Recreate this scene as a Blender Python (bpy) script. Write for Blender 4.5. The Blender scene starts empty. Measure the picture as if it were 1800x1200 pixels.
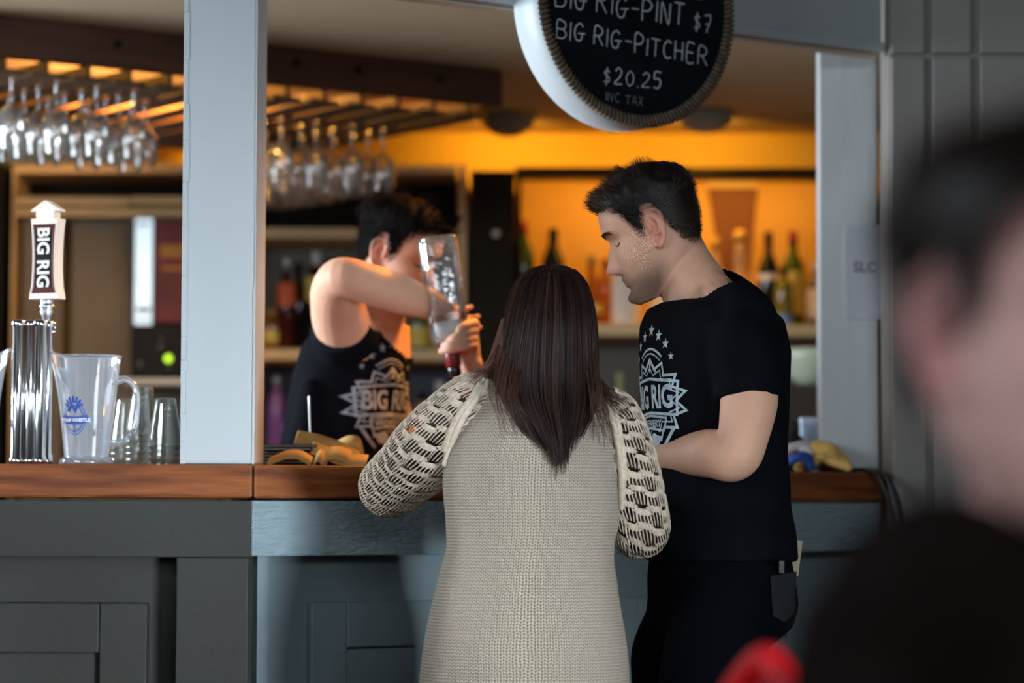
import bpy, bmesh, math, random
from mathutils import Vector, Matrix, Quaternion, noise
from mathutils.bvhtree import BVHTree
random.seed(7)
SC = bpy.context.scene
COL = SC.collection
V = Vector
PI = math.pi

# ------------------------------------------------------------------ camera
CAM_H = 1.04
F_PX = 5000.0
cam_d = bpy.data.cameras.new('camera')
cam_d.sensor_width = 36.0
cam_d.lens = 100.0
cam_d.clip_end = 60
cam = bpy.data.objects.new('camera', cam_d)
COL.objects.link(cam)
PITCH = math.atan(290 / F_PX)
ROLL = math.radians(0.2)
CAM_M = (Matrix.Translation((0, 0, CAM_H)) @ Matrix.Rotation(PI / 2 + PITCH, 4, 'X') @ Matrix.Rotation(ROLL, 4, 'Z'))
cam.matrix_world = CAM_M
cam_d.dof.use_dof = True
cam_d.dof.focus_distance = 5.35
cam_d.dof.aperture_fstop = 2.2
SC.camera = cam

# ------------------------------------------------------------------ world, exposure
w = bpy.data.worlds.new('room_air'); SC.world = w
w.use_nodes = True
w.node_tree.nodes['Background'].inputs[0].default_value = (0.62, 0.78, 1.0, 1)
w.node_tree.nodes['Background'].inputs[1].default_value = 0.25
SC.view_settings.view_transform = 'Standard'
SC.view_settings.look = 'None'
SC.view_settings.gamma = 1.0
SC.view_settings.use_curve_mapping = False
SC.view_settings.exposure = 0.0


def area(name, loc, target, sx, sy, power, color, spread=PI):
    d = bpy.data.lights.new(name, 'AREA')
    d.shape = 'RECTANGLE'; d.size = sx; d.size_y = sy; d.energy = power; d.color = color; d.spread = spread
    o = bpy.data.objects.new(name, d); COL.objects.link(o)
    o.location = loc
    o.rotation_euler = (V(target) - V(loc)).to_track_quat('-Z', 'Y').to_euler()
    return o


def spot(name, loc, target, power, color, ang=80, blend=.8, rad=.04):
    d = bpy.data.lights.new(name, 'SPOT')
    d.energy = power; d.color = color; d.spot_size = math.radians(ang); d.spot_blend = blend; d.shadow_soft_size = rad
    o = bpy.data.objects.new(name, d); COL.objects.link(o)
    o.location = loc
    o.rotation_euler = (V(target) - V(loc)).to_track_quat('-Z', 'Y').to_euler()
    return o


DAY = (0.80, 0.91, 1.0)
WARM = (1.0, 0.48, 0.055)
# daylight: a low window far right whose beam is cut by the two customers, a window left, a high window behind the camera
area('window_light_right', (3.3, 0.0, 0.85), (-0.75, 5.6, 0.85), 1.5, 0.5, 17, DAY, 0.42)
area('window_light_left', (-3.6, 2.7, 2.05), (0.2, 5.4, 1.2), 3.4, 1.0, 150, DAY)
area('window_light_front', (1.3, -1.9, 2.3), (0.6, 5.9, 2.0), 2.4, 0.7, 100, DAY)
area('bar_fill_light', (-2.85, 6.3, 1.75), (-0.4, 6.5, 1.5), 1.0, 0.8, 36, DAY, 1.3)  # added fill from the left, narrowed to brighten the bartender

# ------------------------------------------------------------------ helpers
def ray(px, py):
    d = V(((px - 900) / F_PX, -(py - 600) / F_PX, -1.0))
    return (CAM_M.to_3x3() @ d)


def at(px, py, Y):
    """World point seen at photo pixel (px,py) whose depth is Y metres."""
    d = ray(px, py)
    return V((0, 0, CAM_H)) + d * (Y / d.y)


def S(Y):
    return F_PX / Y


MATS = {}


def nodes_of(m):
    m.use_nodes = True
    return m.node_tree.nodes, m.node_tree.links


def mat(name, col, rough=.6, metal=0., var=0., vscale=12., bump=0., bscale=60., spec=.5, trans=0., coat=0.,
        sheen=0., sss=0., emit=None, estr=0., stretch=None, col2=None, detail=4):
    if name in MATS:
        return MATS[name]
    m = bpy.data.materials.new(name)
    N, L = nodes_of(m)
    b = N['Principled BSDF']
    b.inputs['Base Color'].default_value = (*col, 1)
    b.inputs['Roughness'].default_value = rough
    b.inputs['Metallic'].default_value = metal
    b.inputs['Specular IOR Level'].default_value = spec
    b.inputs['Transmission Weight'].default_value = trans
    b.inputs['Coat Weight'].default_value = coat
    b.inputs['Sheen Weight'].default_value = sheen
    if sss:
        b.inputs['Subsurface Weight'].default_value = sss
        b.inputs['Subsurface Radius'].default_value = (.012, .005, .003)
        b.inputs['Subsurface Scale'].default_value = .6
    if emit:
        b.inputs['Emission Color'].default_value = (*emit, 1)
        b.inputs['Emission Strength'].default_value = estr
    tc = N.new('ShaderNodeTexCoord')
    src = tc.outputs['Object']
    if stretch:
        mp = N.new('ShaderNodeMapping'); mp.inputs['Scale'].default_value = stretch
        L.new(src, mp.inputs[0]); src = mp.outputs[0]
    if var or col2:
        n = N.new('ShaderNodeTexNoise'); n.inputs['Scale'].default_value = vscale; n.inputs['Detail'].default_value = detail
        L.new(src, n.inputs['Vector'])
        mx = N.new('ShaderNodeMix'); mx.data_type = 'RGBA'
        a = col; c = col2 or tuple(x * (1 - var) for x in col)
        mx.inputs[6].default_value = (*a, 1); mx.inputs[7].default_value = (*c, 1)
        rp = N.new('ShaderNodeMapRange'); rp.inputs[1].default_value = .35; rp.inputs[2].default_value = .65
        L.new(n.outputs[0], rp.inputs[0]); L.new(rp.outputs[0], mx.inputs[0])
        L.new(mx.outputs[2], b.inputs['Base Color'])
    if bump:
        n2 = N.new('ShaderNodeTexNoise'); n2.inputs['Scale'].default_value = bscale; n2.inputs['Detail'].default_value = 5
        L.new(src, n2.inputs['Vector'])
        bp = N.new('ShaderNodeBump'); bp.inputs['Strength'].default_value = bump; bp.inputs['Distance'].default_value = .004
        L.new(n2.outputs[0], bp.inputs['Height']); L.new(bp.outputs[0], b.inputs['Normal'])
    MATS[name] = m
    return m


def thin_glass(name, tint=(1, 1, 1), gloss=1.0, rough=.02, milk=0., milkcol=(.8, .85, .9), kf=2.2, k0=.05, bump=0., bscale=60):
    if name in MATS:
        return MATS[name]
    m = bpy.data.materials.new(name)
    N, L = nodes_of(m)
    N.remove(N['Principled BSDF'])
    out = N['Material Output']
    tr = N.new('ShaderNodeBsdfTransparent'); tr.inputs[0].default_value = (*tint, 1)
    gl = N.new('ShaderNodeBsdfGlossy'); gl.inputs['Roughness'].default_value = rough
    gl.inputs[0].default_value = (gloss, gloss, gloss, 1)
    lw = N.new('ShaderNodeFresnel'); lw.inputs[0].default_value = 1.5
    ad = N.new('ShaderNodeMath'); ad.operation = 'MULTIPLY_ADD'; ad.inputs[1].default_value = kf; ad.inputs[2].default_value = k0
    ad.use_clamp = True
    L.new(lw.outputs[0], ad.inputs[0])
    if bump:
        tc = N.new('ShaderNodeTexCoord'); nz = N.new('ShaderNodeTexNoise'); nz.inputs['Scale'].default_value = bscale
        L.new(tc.outputs['Object'], nz.inputs['Vector'])
        bp = N.new('ShaderNodeBump'); bp.inputs['Strength'].default_value = bump; bp.inputs['Distance'].default_value = .004
        L.new(nz.outputs[0], bp.inputs['Height']); L.new(bp.outputs[0], gl.inputs['Normal']); L.new(bp.outputs[0], lw.inputs['Normal'])
    mx = N.new('ShaderNodeMixShader')
    L.new(ad.outputs[0], mx.inputs[0]); L.new(tr.outputs[0], mx.inputs[1]); L.new(gl.outputs[0], mx.inputs[2])
    last = mx.outputs[0]
    if milk:
        df = N.new('ShaderNodeBsdfDiffuse'); df.inputs[0].default_value = (*milkcol, 1)
        m2 = N.new('ShaderNodeMixShader'); m2.inputs[0].default_value = milk
        L.new(last, m2.inputs[1]); L.new(df.outputs[0], m2.inputs[2]); last = m2.outputs[0]
    L.new(last, out.inputs[0])
    MATS[name] = m
    return m


class MB:
    """mesh soup in local or world coordinates"""
    def __init__(s):
        s.v = []; s.f = []

    def add(s, vs, fs):
        o = len(s.v)
        s.v += [V(p) for p in vs]
        s.f += [tuple(i + o for i in f) for f in fs]
        return s

    def box(s, lo, hi, bev=0.):
        x0, y0, z0 = lo; x1, y1, z1 = hi
        if bev <= 0:
            vs = [(x0, y0, z0), (x1, y0, z0), (x1, y1, z0), (x0, y1, z0), (x0, y0, z1), (x1, y0, z1), (x1, y1, z1), (x0, y1, z1)]
            return s.add(vs, [(0, 3, 2, 1), (4, 5, 6, 7), (0, 1, 5, 4), (1, 2, 6, 5), (2, 3, 7, 6), (3, 0, 4, 7)])
        bm = bmesh.new(); bmesh.ops.create_cube(bm, size=1)
        for q in bm.verts:
            q.co = V(((x0 + x1) / 2 + q.co.x * (x1 - x0), (y0 + y1) / 2 + q.co.y * (y1 - y0), (z0 + z1) / 2 + q.co.z * (z1 - z0)))
        bmesh.ops.bevel(bm, geom=bm.edges[:], offset=bev, segments=2, affect='EDGES', profile=.5)
        bm.verts.index_update()
        s.add([q.co for q in bm.verts], [[q.index for q in f.verts] for f in bm.faces])
        bm.free(); return s

    def obox(s, o, u, n, a0, a1, d0, d1, z0, z1, bev=0.):
        """box in a frame: a along u, d along n (horizontal), z up"""
        t = MB().box((a0, d0, z0), (a1, d1, z1), bev)
        return s.add([V(o) + V(u) * p.x + V(n) * p.y + V((0, 0, p.z)) for p in t.v], t.f)

    def lathe(s, prof, n=24, c=(0, 0, 0), cap0=True, cap1=True):
        vs = []; fs = []
        for r, z in prof:
            for k in range(n):
                a = 2 * PI * k / n
                vs.append((c[0] + r * math.cos(a), c[1] + r * math.sin(a), c[2] + z))
        for i in range(len(prof) - 1):
            for k in range(n):
                k2 = (k + 1) % n
                fs.append((i * n + k, i * n + k2, (i + 1) * n + k2, (i + 1) * n + k))
        if cap0: fs.append(tuple(reversed(range(n))))
        if cap1: fs.append(tuple(range((len(prof) - 1) * n, len(prof) * n)))
        return s.add(vs, fs)

    def loft(s, rings, n=24, pw=1.0, cap=True):
        """rings: (centre, half-axis A, half-axis B)"""
        vs = []; fs = []
        for c, a, b in rings:
            for k in range(n):
                t = 2 * PI * k / n
                ct, st = math.cos(t), math.sin(t)
                ct = math.copysign(abs(ct) ** pw, ct); st = math.copysign(abs(st) ** pw, st)
                vs.append(V(c) + V(a) * ct + V(b) * st)
        for i in range(len(rings) - 1):
            for k in range(n):
                k2 = (k + 1) % n
                fs.append((i * n + k, i * n + k2, (i + 1) * n + k2, (i + 1) * n + k))
        if cap:
            fs.append(tuple(reversed(range(n)))); fs.append(tuple(range((len(rings) - 1) * n, len(rings) * n)))
        return s.add(vs, fs)

    def limb(s, pts, rad, n=16, sub=6, flat=None, round_ends=True):
        P, R = spline(pts, rad, sub)
        T, A, B = frames(P)
        rings = []
        def rg(c, i, r):
            fb = flat[1] if flat else 1.
            fa = flat[0] if flat else 1.
            return (c, A[i] * r * fa, B[i] * r * fb)
        if round_ends:
            for q in (.98, .8, .45):
                rings.append(rg(P[0] - T[0] * R[0] * q, 0, R[0] * math.sqrt(max(1 - q * q, .02))))
        for i in range(len(P)):
            rings.append(rg(P[i], i, R[i]))
        if round_ends:
            for q in (.45, .8, .98):
                rings.append(rg(P[-1] + T[-1] * R[-1] * q, -1, R[-1] * math.sqrt(max(1 - q * q, .02))))
        return s.loft(rings, n)

    def xf(s, M):
        s.v = [M @ p for p in s.v]; return s

    def mesh(s, name):
        me = bpy.data.meshes.new(name)
        me.from_pydata([tuple(p) for p in s.v], [], s.f)
        me.update(); return me

    def build(s, name, m, parent=None, smooth=False, loc=None):
        return link(name, s.mesh(name), m, parent, smooth, loc)


def spline(pts, rad, sub):
    pts = [V(p) for p in pts]
    if len(pts) < 2 or sub < 2:
        return pts, list(rad)
    P = []; R = []
    for i in range(len(pts) - 1):
        p0 = pts[max(i - 1, 0)]; p1 = pts[i]; p2 = pts[i + 1]; p3 = pts[min(i + 2, len(pts) - 1)]
        for k in range(sub):
            t = k / sub
            P.append(.5 * ((2 * p1) + (p2 - p0) * t + (2 * p0 - 5 * p1 + 4 * p2 - p3) * t * t + (3 * p1 - p0 - 3 * p2 + p3) * t ** 3))
            tt = t * t * (3 - 2 * t)
            R.append(rad[i] * (1 - tt) + rad[i + 1] * tt)
    P.append(pts[-1]); R.append(rad[-1])
    return P, R


def frames(P):
    n = len(P)
    T = []
    for i in range(n):
        t = P[min(i + 1, n - 1)] - P[max(i - 1, 0)]
        T.append(t.normalized() if t.length > 1e-9 else V((0, 0, 1)))
    a = T[0].orthogonal().normalized()
    A = []; B = []
    for i in range(n):
        if i:
            a = (a - T[i] * a.dot(T[i])).normalized()
        A.append(a.copy()); B.append(T[i].cross(a))
    return T, A, B


def link(name, me, m, parent=None, smooth=False, loc=None):
    o = bpy.data.objects.new(name, me)
    COL.objects.link(o)
    if m is not None:
        me.materials.clear(); me.materials.append(m)
    if smooth:
        me.shade_smooth()
    if loc is not None:
        o.location = loc
    if parent is not None:
        o.parent = parent
        if loc is None:
            o.matrix_parent_inverse = Matrix.Translation(parent.location).inverted() if not parent.get('_local') else Matrix()
    return o


def tag(o, label, cat=None, group=None, kind=None):
    if label: o['label'] = label
    if cat: o['category'] = cat
    if group: o['group'] = group
    if kind: o['kind'] = kind
    return o


def thing(name, label, cat, loc=(0, 0, 0), group=None, local=False, kind=None):
    """Empty at the base of a thing. local=True: children are modelled about the origin."""
    o = bpy.data.objects.new(name, None); COL.objects.link(o)
    o.location = loc; o.empty_display_size = .05
    if local: o['_local'] = 1
    return tag(o, label, cat, group, kind)


def dup(root, loc=None, rotz=None, label=None, scale=None):
    r = root.copy(); COL.objects.link(r)
    if loc is not None: r.location = loc
    if rotz is not None: r.rotation_euler = (0, 0, rotz)
    if scale is not None: r.scale = (scale,) * 3
    if label: r['label'] = label
    for ch in list(root.children):
        c = ch.copy(); COL.objects.link(c); c.parent = r
        for g in list(ch.children):
            d = g.copy(); COL.objects.link(d); d.parent = c
    return r


def struct(name, mb, m, label=None, smooth=False):
    return tag(mb.build(name, m, None, smooth), label or name.replace('_', ' '), kind='structure')


def remeshed(mb, voxel, smooth=4, fac=.5):
    """fuse overlapping shells into one continuous surface"""
    me = mb.mesh('tmp')
    o = bpy.data.objects.new('tmp', me); COL.objects.link(o)
    bm = bmesh.new(); bm.from_mesh(me); bmesh.ops.recalc_face_normals(bm, faces=bm.faces); bm.to_mesh(me); bm.free()
    r = o.modifiers.new('r', 'REMESH'); r.mode = 'VOXEL'; r.voxel_size = voxel; r.use_smooth_shade = True
    if smooth:
        sm = o.modifiers.new('s', 'SMOOTH'); sm.iterations = smooth; sm.factor = fac
    dg = bpy.context.evaluated_depsgraph_get()
    ev = o.evaluated_get(dg)
    out = bpy.data.meshes.new_from_object(ev)
    bpy.data.objects.remove(o); bpy.data.meshes.remove(me)
    return out


def bvh_of(me):
    return BVHTree.FromPolygons([v.co.copy() for v in me.vertices], [tuple(p.vertices) for p in me.polygons])


def text_mb(txt, size=1., bold=0., align='CENTER', res=3):
    cu = bpy.data.curves.new('t', 'FONT'); cu.body = txt; cu.size = size; cu.offset = bold
    cu.align_x = align; cu.align_y = 'CENTER'; cu.resolution_u = res
    o = bpy.data.objects.new('t', cu); COL.objects.link(o)
    dg = bpy.context.evaluated_depsgraph_get()
    me = bpy.data.meshes.new_from_object(o.evaluated_get(dg))
    bpy.data.objects.remove(o); bpy.data.curves.remove(cu)
    bm = bmesh.new(); bm.from_mesh(me); bpy.data.meshes.remove(me)
    bmesh.ops.triangulate(bm, faces=bm.faces)
    mb = MB(); bm.verts.index_update()
    mb.add([q.co for q in bm.verts], [[q.index for q in f.verts] for f in bm.faces]); bm.free()
    return mb


def subdiv(mb, maxlen):
    bm = bmesh.new()
    vs = [bm.verts.new(p) for p in mb.v]
    for f in mb.f:
        try: bm.faces.new([vs[i] for i in f])
        except ValueError: pass
    for _ in range(4):
        es = [e for e in bm.edges if e.calc_length() > maxlen]
        if not es: break
        bmesh.ops.subdivide_edges(bm, edges=es, cuts=1)
        bmesh.ops.triangulate(bm, faces=bm.faces)
    bm.verts.index_update()
    o = MB().add([q.co for q in bm.verts], [[q.index for q in f.verts] for f in bm.faces]); bm.free()
    return o


def stroke2d(pts, wd, closed=False):
    """flat ribbon along 2D points"""
    mb = MB(); n = len(pts)
    P = [V((p[0], p[1], 0)) for p in pts]
    L = []; Rr = []
    for i in range(n):
        a = P[(i - 1) % n] if (closed or i > 0) else P[i]
        b = P[(i + 1) % n] if (closed or i < n - 1) else P[i]
        if closed or 0 < i < n - 1:
            d1 = (P[i] - a).normalized(); d2 = (b - P[i]).normalized()
            t = (d1 + d2)
            t = t.normalized() if t.length > 1e-6 else d1
            k = 1 / max(.35, math.sqrt(max(.0, (1 + d1.dot(d2)) / 2)))
        else:
            t = (b - a).normalized(); k = 1
        nn = V((-t.y, t.x, 0)) * wd * .5 * k
        L.append(P[i] + nn); Rr.append(P[i] - nn)
    m = n if closed else n - 1
    mb.add(L + Rr, [(n + i, n + (i + 1) % n, (i + 1) % n, i) for i in range(m)])
    return mb

# ------------------------------------------------------------------ materials
PAINT = mat('white_paint', (.44, .475, .49), .5, var=.06, vscale=3, bump=.25, bscale=35, stretch=(1, 1, .25))
BARPAINT_SHADE = mat('shade_darkened_paint', (.024, .024, .020), .75, var=.12, vscale=5, bump=.25, bscale=50)  # bar front shade put into the colour, darker than the right side
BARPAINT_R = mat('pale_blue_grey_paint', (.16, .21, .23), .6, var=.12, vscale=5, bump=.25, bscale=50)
WALLPAINT = mat('greige_paint', (.21, .19, .175), .6, var=.06, vscale=3, bump=.1, bscale=40)
CEIL = mat('ceiling_paint', (.56, .43, .28), .8, var=.08, vscale=4, bump=.1, bscale=80)
OCHRE = mat('ochre_wall', (.66, .44, .06), .7, var=.08, vscale=3)
CREAM = mat('cream_wood_paint', (.80, .56, .28), .5, var=.08, vscale=6)
GREY_BACK = mat('grey_board', (.20, .18, .15), .7, var=.12, vscale=4)
DARKBROWN = mat('dark_brown_board', (.022, .015, .008), .6, var=.2, vscale=5, spec=.1)
BLACK = mat('black_paint', (.008, .007, .007), .6, spec=.15)
BLACKPL = mat('black_plastic', (.008, .008, .009), .5, spec=.15)
BEAMWOOD = mat('beam_wood', (.085, .026, .008), .5, var=.35, vscale=3, stretch=(1, 1, 8), bump=.15)
SLATWOOD = mat('slat_wood', (.16, .075, .028), .5, var=.3, vscale=4)
CHROME = mat('chrome', (.82, .82, .82), .12, 1.)
STEEL = mat('brushed_steel', (.55, .55, .55), .3, 1.)
FLOORM = mat('floor_boards', (.10, .06, .035), .5, var=.4, vscale=3, stretch=(1, 9, 1))
WHITEPL = mat('white_plastic', (.75, .73, .70), .35)
IVORY = mat('ivory_resin', (.78, .68, .58), .35)


def counter_wood():
    m = bpy.data.materials.new('counter_wood'); N, L = nodes_of(m)
    b = N['Principled BSDF']; b.inputs['Roughness'].default_value = .5; b.inputs['Specular IOR Level'].default_value = .3
    tc = N.new('ShaderNodeTexCoord')
    mp = N.new('ShaderNodeMapping'); mp.inputs['Scale'].default_value = (1.2, 1.2, 14)
    L.new(tc.outputs['Object'], mp.inputs[0])
    n = N.new('ShaderNodeTexNoise'); n.inputs['Scale'].default_value = 4; n.inputs['Detail'].default_value = 7
    L.new(mp.outputs[0], n.inputs['Vector'])
    cr = N.new('ShaderNodeValToRGB')
    cr.color_ramp.elements[0].position = .32; cr.color_ramp.elements[0].color = (.11, .028, .008, 1)
    cr.color_ramp.elements[1].position = .68; cr.color_ramp.elements[1].color = (.27, .080, .020, 1)
    L.new(n.outputs[0], cr.inputs[0]); L.new(cr.outputs[0], b.inputs['Base Color'])
    n2 = N.new('ShaderNodeTexNoise'); n2.inputs['Scale'].default_value = 14; n2.inputs['Detail'].default_value = 8
    L.new(mp.outputs[0], n2.inputs['Vector'])
    bp = N.new('ShaderNodeBump'); bp.inputs['Strength'].default_value = .7; bp.inputs['Distance'].default_value = .006
    L.new(n2.outputs[0], bp.inputs['Height']); L.new(bp.outputs[0], b.inputs['Normal'])
    return m


def crackle_paint():
    """old thick brush-marked paint on the rail of the angled bar"""
    m = bpy.data.materials.new('brushed_blue_paint'); N, L = nodes_of(m)
    b = N['Principled BSDF']; b.inputs['Roughness'].default_value = .4
    b.inputs['Base Color'].default_value = (.21, .275, .30, 1)
    tc = N.new('ShaderNodeTexCoord')
    mp = N.new('ShaderNodeMapping'); mp.inputs['Scale'].default_value = (2, 2, 9)
    L.new(tc.outputs['Object'], mp.inputs[0])
    n2 = N.new('ShaderNodeTexNoise'); n2.inputs['Scale'].default_value = 14; n2.inputs['Detail'].default_value = 6
    n2.inputs['Distortion'].default_value = 1.2
    L.new(mp.outputs[0], n2.inputs['Vector'])
    bp = N.new('ShaderNodeBump'); bp.inputs['Strength'].default_value = .8; bp.inputs['Distance'].default_value = .008
    L.new(n2.outputs[0], bp.inputs['Height']); L.new(bp.outputs[0], b.inputs['Normal'])
    return m


WOOD = counter_wood()
CRACK = crackle_paint()

# ------------------------------------------------------------------ bar geometry frame
TOPZ = 1.12
C0 = at(445, 818, 5.55); C0.z = 0
E0 = at(1553, 826, 6.5); E0.z = 0
UR = (E0 - C0).normalized()
NR = V((UR.y, -UR.x, 0))        # towards the customers
NB = -NR
LR = (E0 - C0).length
UX = V((1, 0, 0)); NY = V((0, 1, 0))


def hit_plane(px, py, p0, n):
    o = V((0, 0, CAM_H)); d = ray(px, py)
    return o + d * ((V(p0) - o).dot(n) / d.dot(n))


def right_a(px, py=900, back=0.):
    return (hit_plane(px, py, C0 + NB * back, NR) - C0).dot(UR)


def right_z(px, py, back=0.):
    return hit_plane(px, py, C0 + NB * back, NR).z


def left_x(px, Y=5.55):
    return at(px, 900, Y).x


def zpx(px, py, Y):
    return at(px, py, Y).z


def prism(poly, z0, z1):
    n = len(poly)
    mb = MB()
    mb.add([(p[0], p[1], z0) for p in poly] + [(p[0], p[1], z1) for p in poly],
           [tuple(reversed(range(n))), tuple(range(n, 2 * n))] + [(i, (i + 1) % n, n + (i + 1) % n, n + i) for i in range(n)])
    return mb


def bevelled(mb, off, seg=2):
    bm = bmesh.new()
    vs = [bm.verts.new(p) for p in mb.v]
    for f in mb.f: bm.faces.new([vs[i] for i in f])
    bmesh.ops.recalc_face_normals(bm, faces=bm.faces)
    bmesh.ops.bevel(bm, geom=bm.edges[:], offset=off, segments=seg, affect='EDGES', profile=.5)
    bm.verts.index_update()
    o = MB().add([q.co for q in bm.verts], [[q.index for q in f.verts] for f in bm.faces]); bm.free()
    return o


XL = -2.3
# ------------------------------------------------------------------ setting
struct('floor', MB().box((-3.9, -2.3, -.1), (3.7, 9.5, 0)), FLOORM, 'dark wooden floor of the pub')
CH = 2.27
cp = [(-3.0, 5.63), (C0.x - .03, 5.63), tuple((E0 + NB * .056)[:2]), (E0.x, 6.63), (3.0, 6.63), (3.0, 9.4), (-3.0, 9.4)]
struct('ceiling', prism(cp, CH, CH + .1), CEIL, 'low beige ceiling over the bar area')
struct('ceiling_front', prism([(-3.9, -2.3), (3.7, -2.3), (3.7, 6.6), (-3.9, 6.6)], 2.78, 2.88), mat('front_ceiling_paint', (.12, .11, .10), .8), 'ceiling over the customers')
struct('wall_back', MB().box((-3.0, 9.32, 0), (3.0, 9.42, CH)), OCHRE, 'ochre yellow back wall behind the bar shelves')
DARKWALL = mat('dark_wall_paint', (.075, .06, .05), .7, var=.1, vscale=3)
struct('wall_left', MB().box((-3.9, -2.3, 0), (-3.8, 9.4, 2.78)), DARKWALL)
struct('wall_far_right', MB().box((3.6, -2.3, 0), (3.7, 6.6, 2.78)), DARKWALL)
struct('wall_behind', MB().box((-3.9, -2.4, 0), (3.7, -2.3, 2.78)), DARKWALL)
struct('wall_bar_side', MB().box((1.25, 6.75, 0), (1.35, 9.32, CH)), GREY_BACK)
# wall right of the bar, with board joints
wr = struct('wall_right', MB().box((E0.x + .012, 6.46, 0), (3.6, 6.62, 2.78)), WALLPAINT, 'greige panelled wall right of the bar opening')
for a, b in ((1566, 1626), (1638, 1708), (1722, 1830), (1845, 2000), (2010, 2200)):
    x0, x1 = at(a, 400, 6.46).x, at(b, 400, 6.46).x
    MB().box((x0, 6.444, zpx(a, 94, 6.45)), (x1, 6.462, 2.75), .004).build('panel', WALLPAINT, wr)
    MB().box((x0, 6.444, 0.1), (x1, 6.462, zpx(a, 100, 6.45)), .004).build('panel', WALLPAINT, wr)
# header over the bar opening
hd = struct('trim_1', bevelled(prism([tuple((C0 + UR * -.02)[:2]), tuple((C0 + UR * (LR + .0))[:2]), tuple((C0 + UR * LR + NB * .05)[:2]), tuple((C0 + UR * -.02 + NB * .05)[:2])], 2.085, 2.78), .004), PAINT,
            'white painted header beam above the angled bar')
MB().obox(C0, UR, NB, -.02, LR, -.012, -.0005, 2.085, 2.108, .003).build('moulding', PAINT, hd)
MB().obox(C0, UR, NB, -.0, LR, .012, .05, 2.077, 2.0845, .003).build('soffit_board', mat('soffit', (.45, .36, .27), .6), hd)
struct('trim_2', MB().box((XL, 5.57, 2.085), (C0.x - .025, 5.62, 2.78), .004), PAINT, 'white painted header beam above the straight bar')
# right jamb standing on the counter
jx0, jx1 = at(1440, 400, 6.64).x, E0.x + .008
jm = struct('trim_3', MB().box((jx0, 6.64, TOPZ + .001), (jx1, 6.70, 2.27), .004), PAINT, 'white jamb at the right end of the bar opening')
# pillar
pxl, pxr = left_x(313), left_x(441)
pil = thing('pillar', 'white painted square pillar standing on the bar corner', 'pillar', ((pxl + pxr) / 2, 5.7, TOPZ))
MB().box((pxl, 5.60, TOPZ + .001), (pxr, 5.83, 2.27), .006).build('shaft', PAINT, pil)
# chipped corner bead along the left edge
bead = MB(); random.seed(3)
z = TOPZ + .001
while z < 2.2:
    h = random.uniform(.02, .12)
    wv = random.uniform(.006, .0105)
    bead.box((pxl - .003, 5.5965, z), (pxl + wv, 5.604, min(z + h, 2.2)), .0012)
    z += h
bead.build('corner_bead', PAINT, pil)
b2 = MB(); z = TOPZ + .001
while z < 2.2:
    h = random.uniform(.03, .2)
    b2.box((pxr - random.uniform(.0015, .004), 5.5975, z), (pxr + .001, 5.602, min(z + h, 2.2)), .0008); z += h
b2.build('corner_bead', PAINT, pil)

# ------------------------------------------------------------------ bar counter
dpt = .58
bis = (V((0, 1, 0)) + NB).normalized()
k = dpt / bis.y
I0 = C0 + bis * k
Z0 = TOPZ - .066
tag(bevelled(prism([(XL, 5.55), (C0.x, C0.y), tuple(I0[:2]), (XL, 5.55 + dpt)], Z0, TOPZ), .006).build('bar_counter', WOOD),
    'reddish wooden bar top left of the pillar corner, under pitcher and taps', 'counter')
eR = C0 + UR * LR
tag(bevelled(prism([tuple((C0 + UR * .002)[:2]), tuple(eR[:2]), (E0.x + .01, 6.95), tuple((C0 + UR * (LR * .75) + NB * dpt)[:2]), tuple((I0 + UR * .002)[:2])], Z0, TOPZ), .006).build('bar_counter', WOOD),
    'wooden bar top of the angled counter where the woman leans', 'counter')

zr0 = zpx(200, 979, 5.55)     # bottom of the top rail
zr1 = Z0 - .004
bl = thing('bar_cabinet', 'panelled bar front left of the corner, its shade painted in dark grey', 'bar front', (-1.2, 5.6, 0))
MB().box((XL, 5.556, zr0), (C0.x - .004, 5.62, zr1), .003).build('rail', BARPAINT_SHADE, bl)
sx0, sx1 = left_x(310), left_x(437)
MB().box((sx0, 5.556, 0.02), (sx1, 5.62, zr0 - .0005), .003).build('stile', BARPAINT_SHADE, bl)
MB().box((XL, 5.63, 0.02), (sx1, 5.66, zr0)).build('backing', BARPAINT_SHADE, bl)
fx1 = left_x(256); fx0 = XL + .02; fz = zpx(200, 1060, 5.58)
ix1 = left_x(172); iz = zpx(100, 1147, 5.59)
MB().box((ix1, 5.588, .12), (fx1, 5.631, fz), .003).build('panel_stile', BARPAINT_SHADE, bl)
MB().box((fx0, 5.588, iz), (ix1 - .0005, 5.631, fz), .003).build('panel_rail', BARPAINT_SHADE, bl)
MB().box((fx0, 5.606, .12), (ix1, 5.631, iz), .002).build('panel', BARPAINT_SHADE, bl)
MB().box((XL, 5.60, .0), (sx1, 5.63, .11), .003).build('plinth', BLACK, bl)

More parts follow.
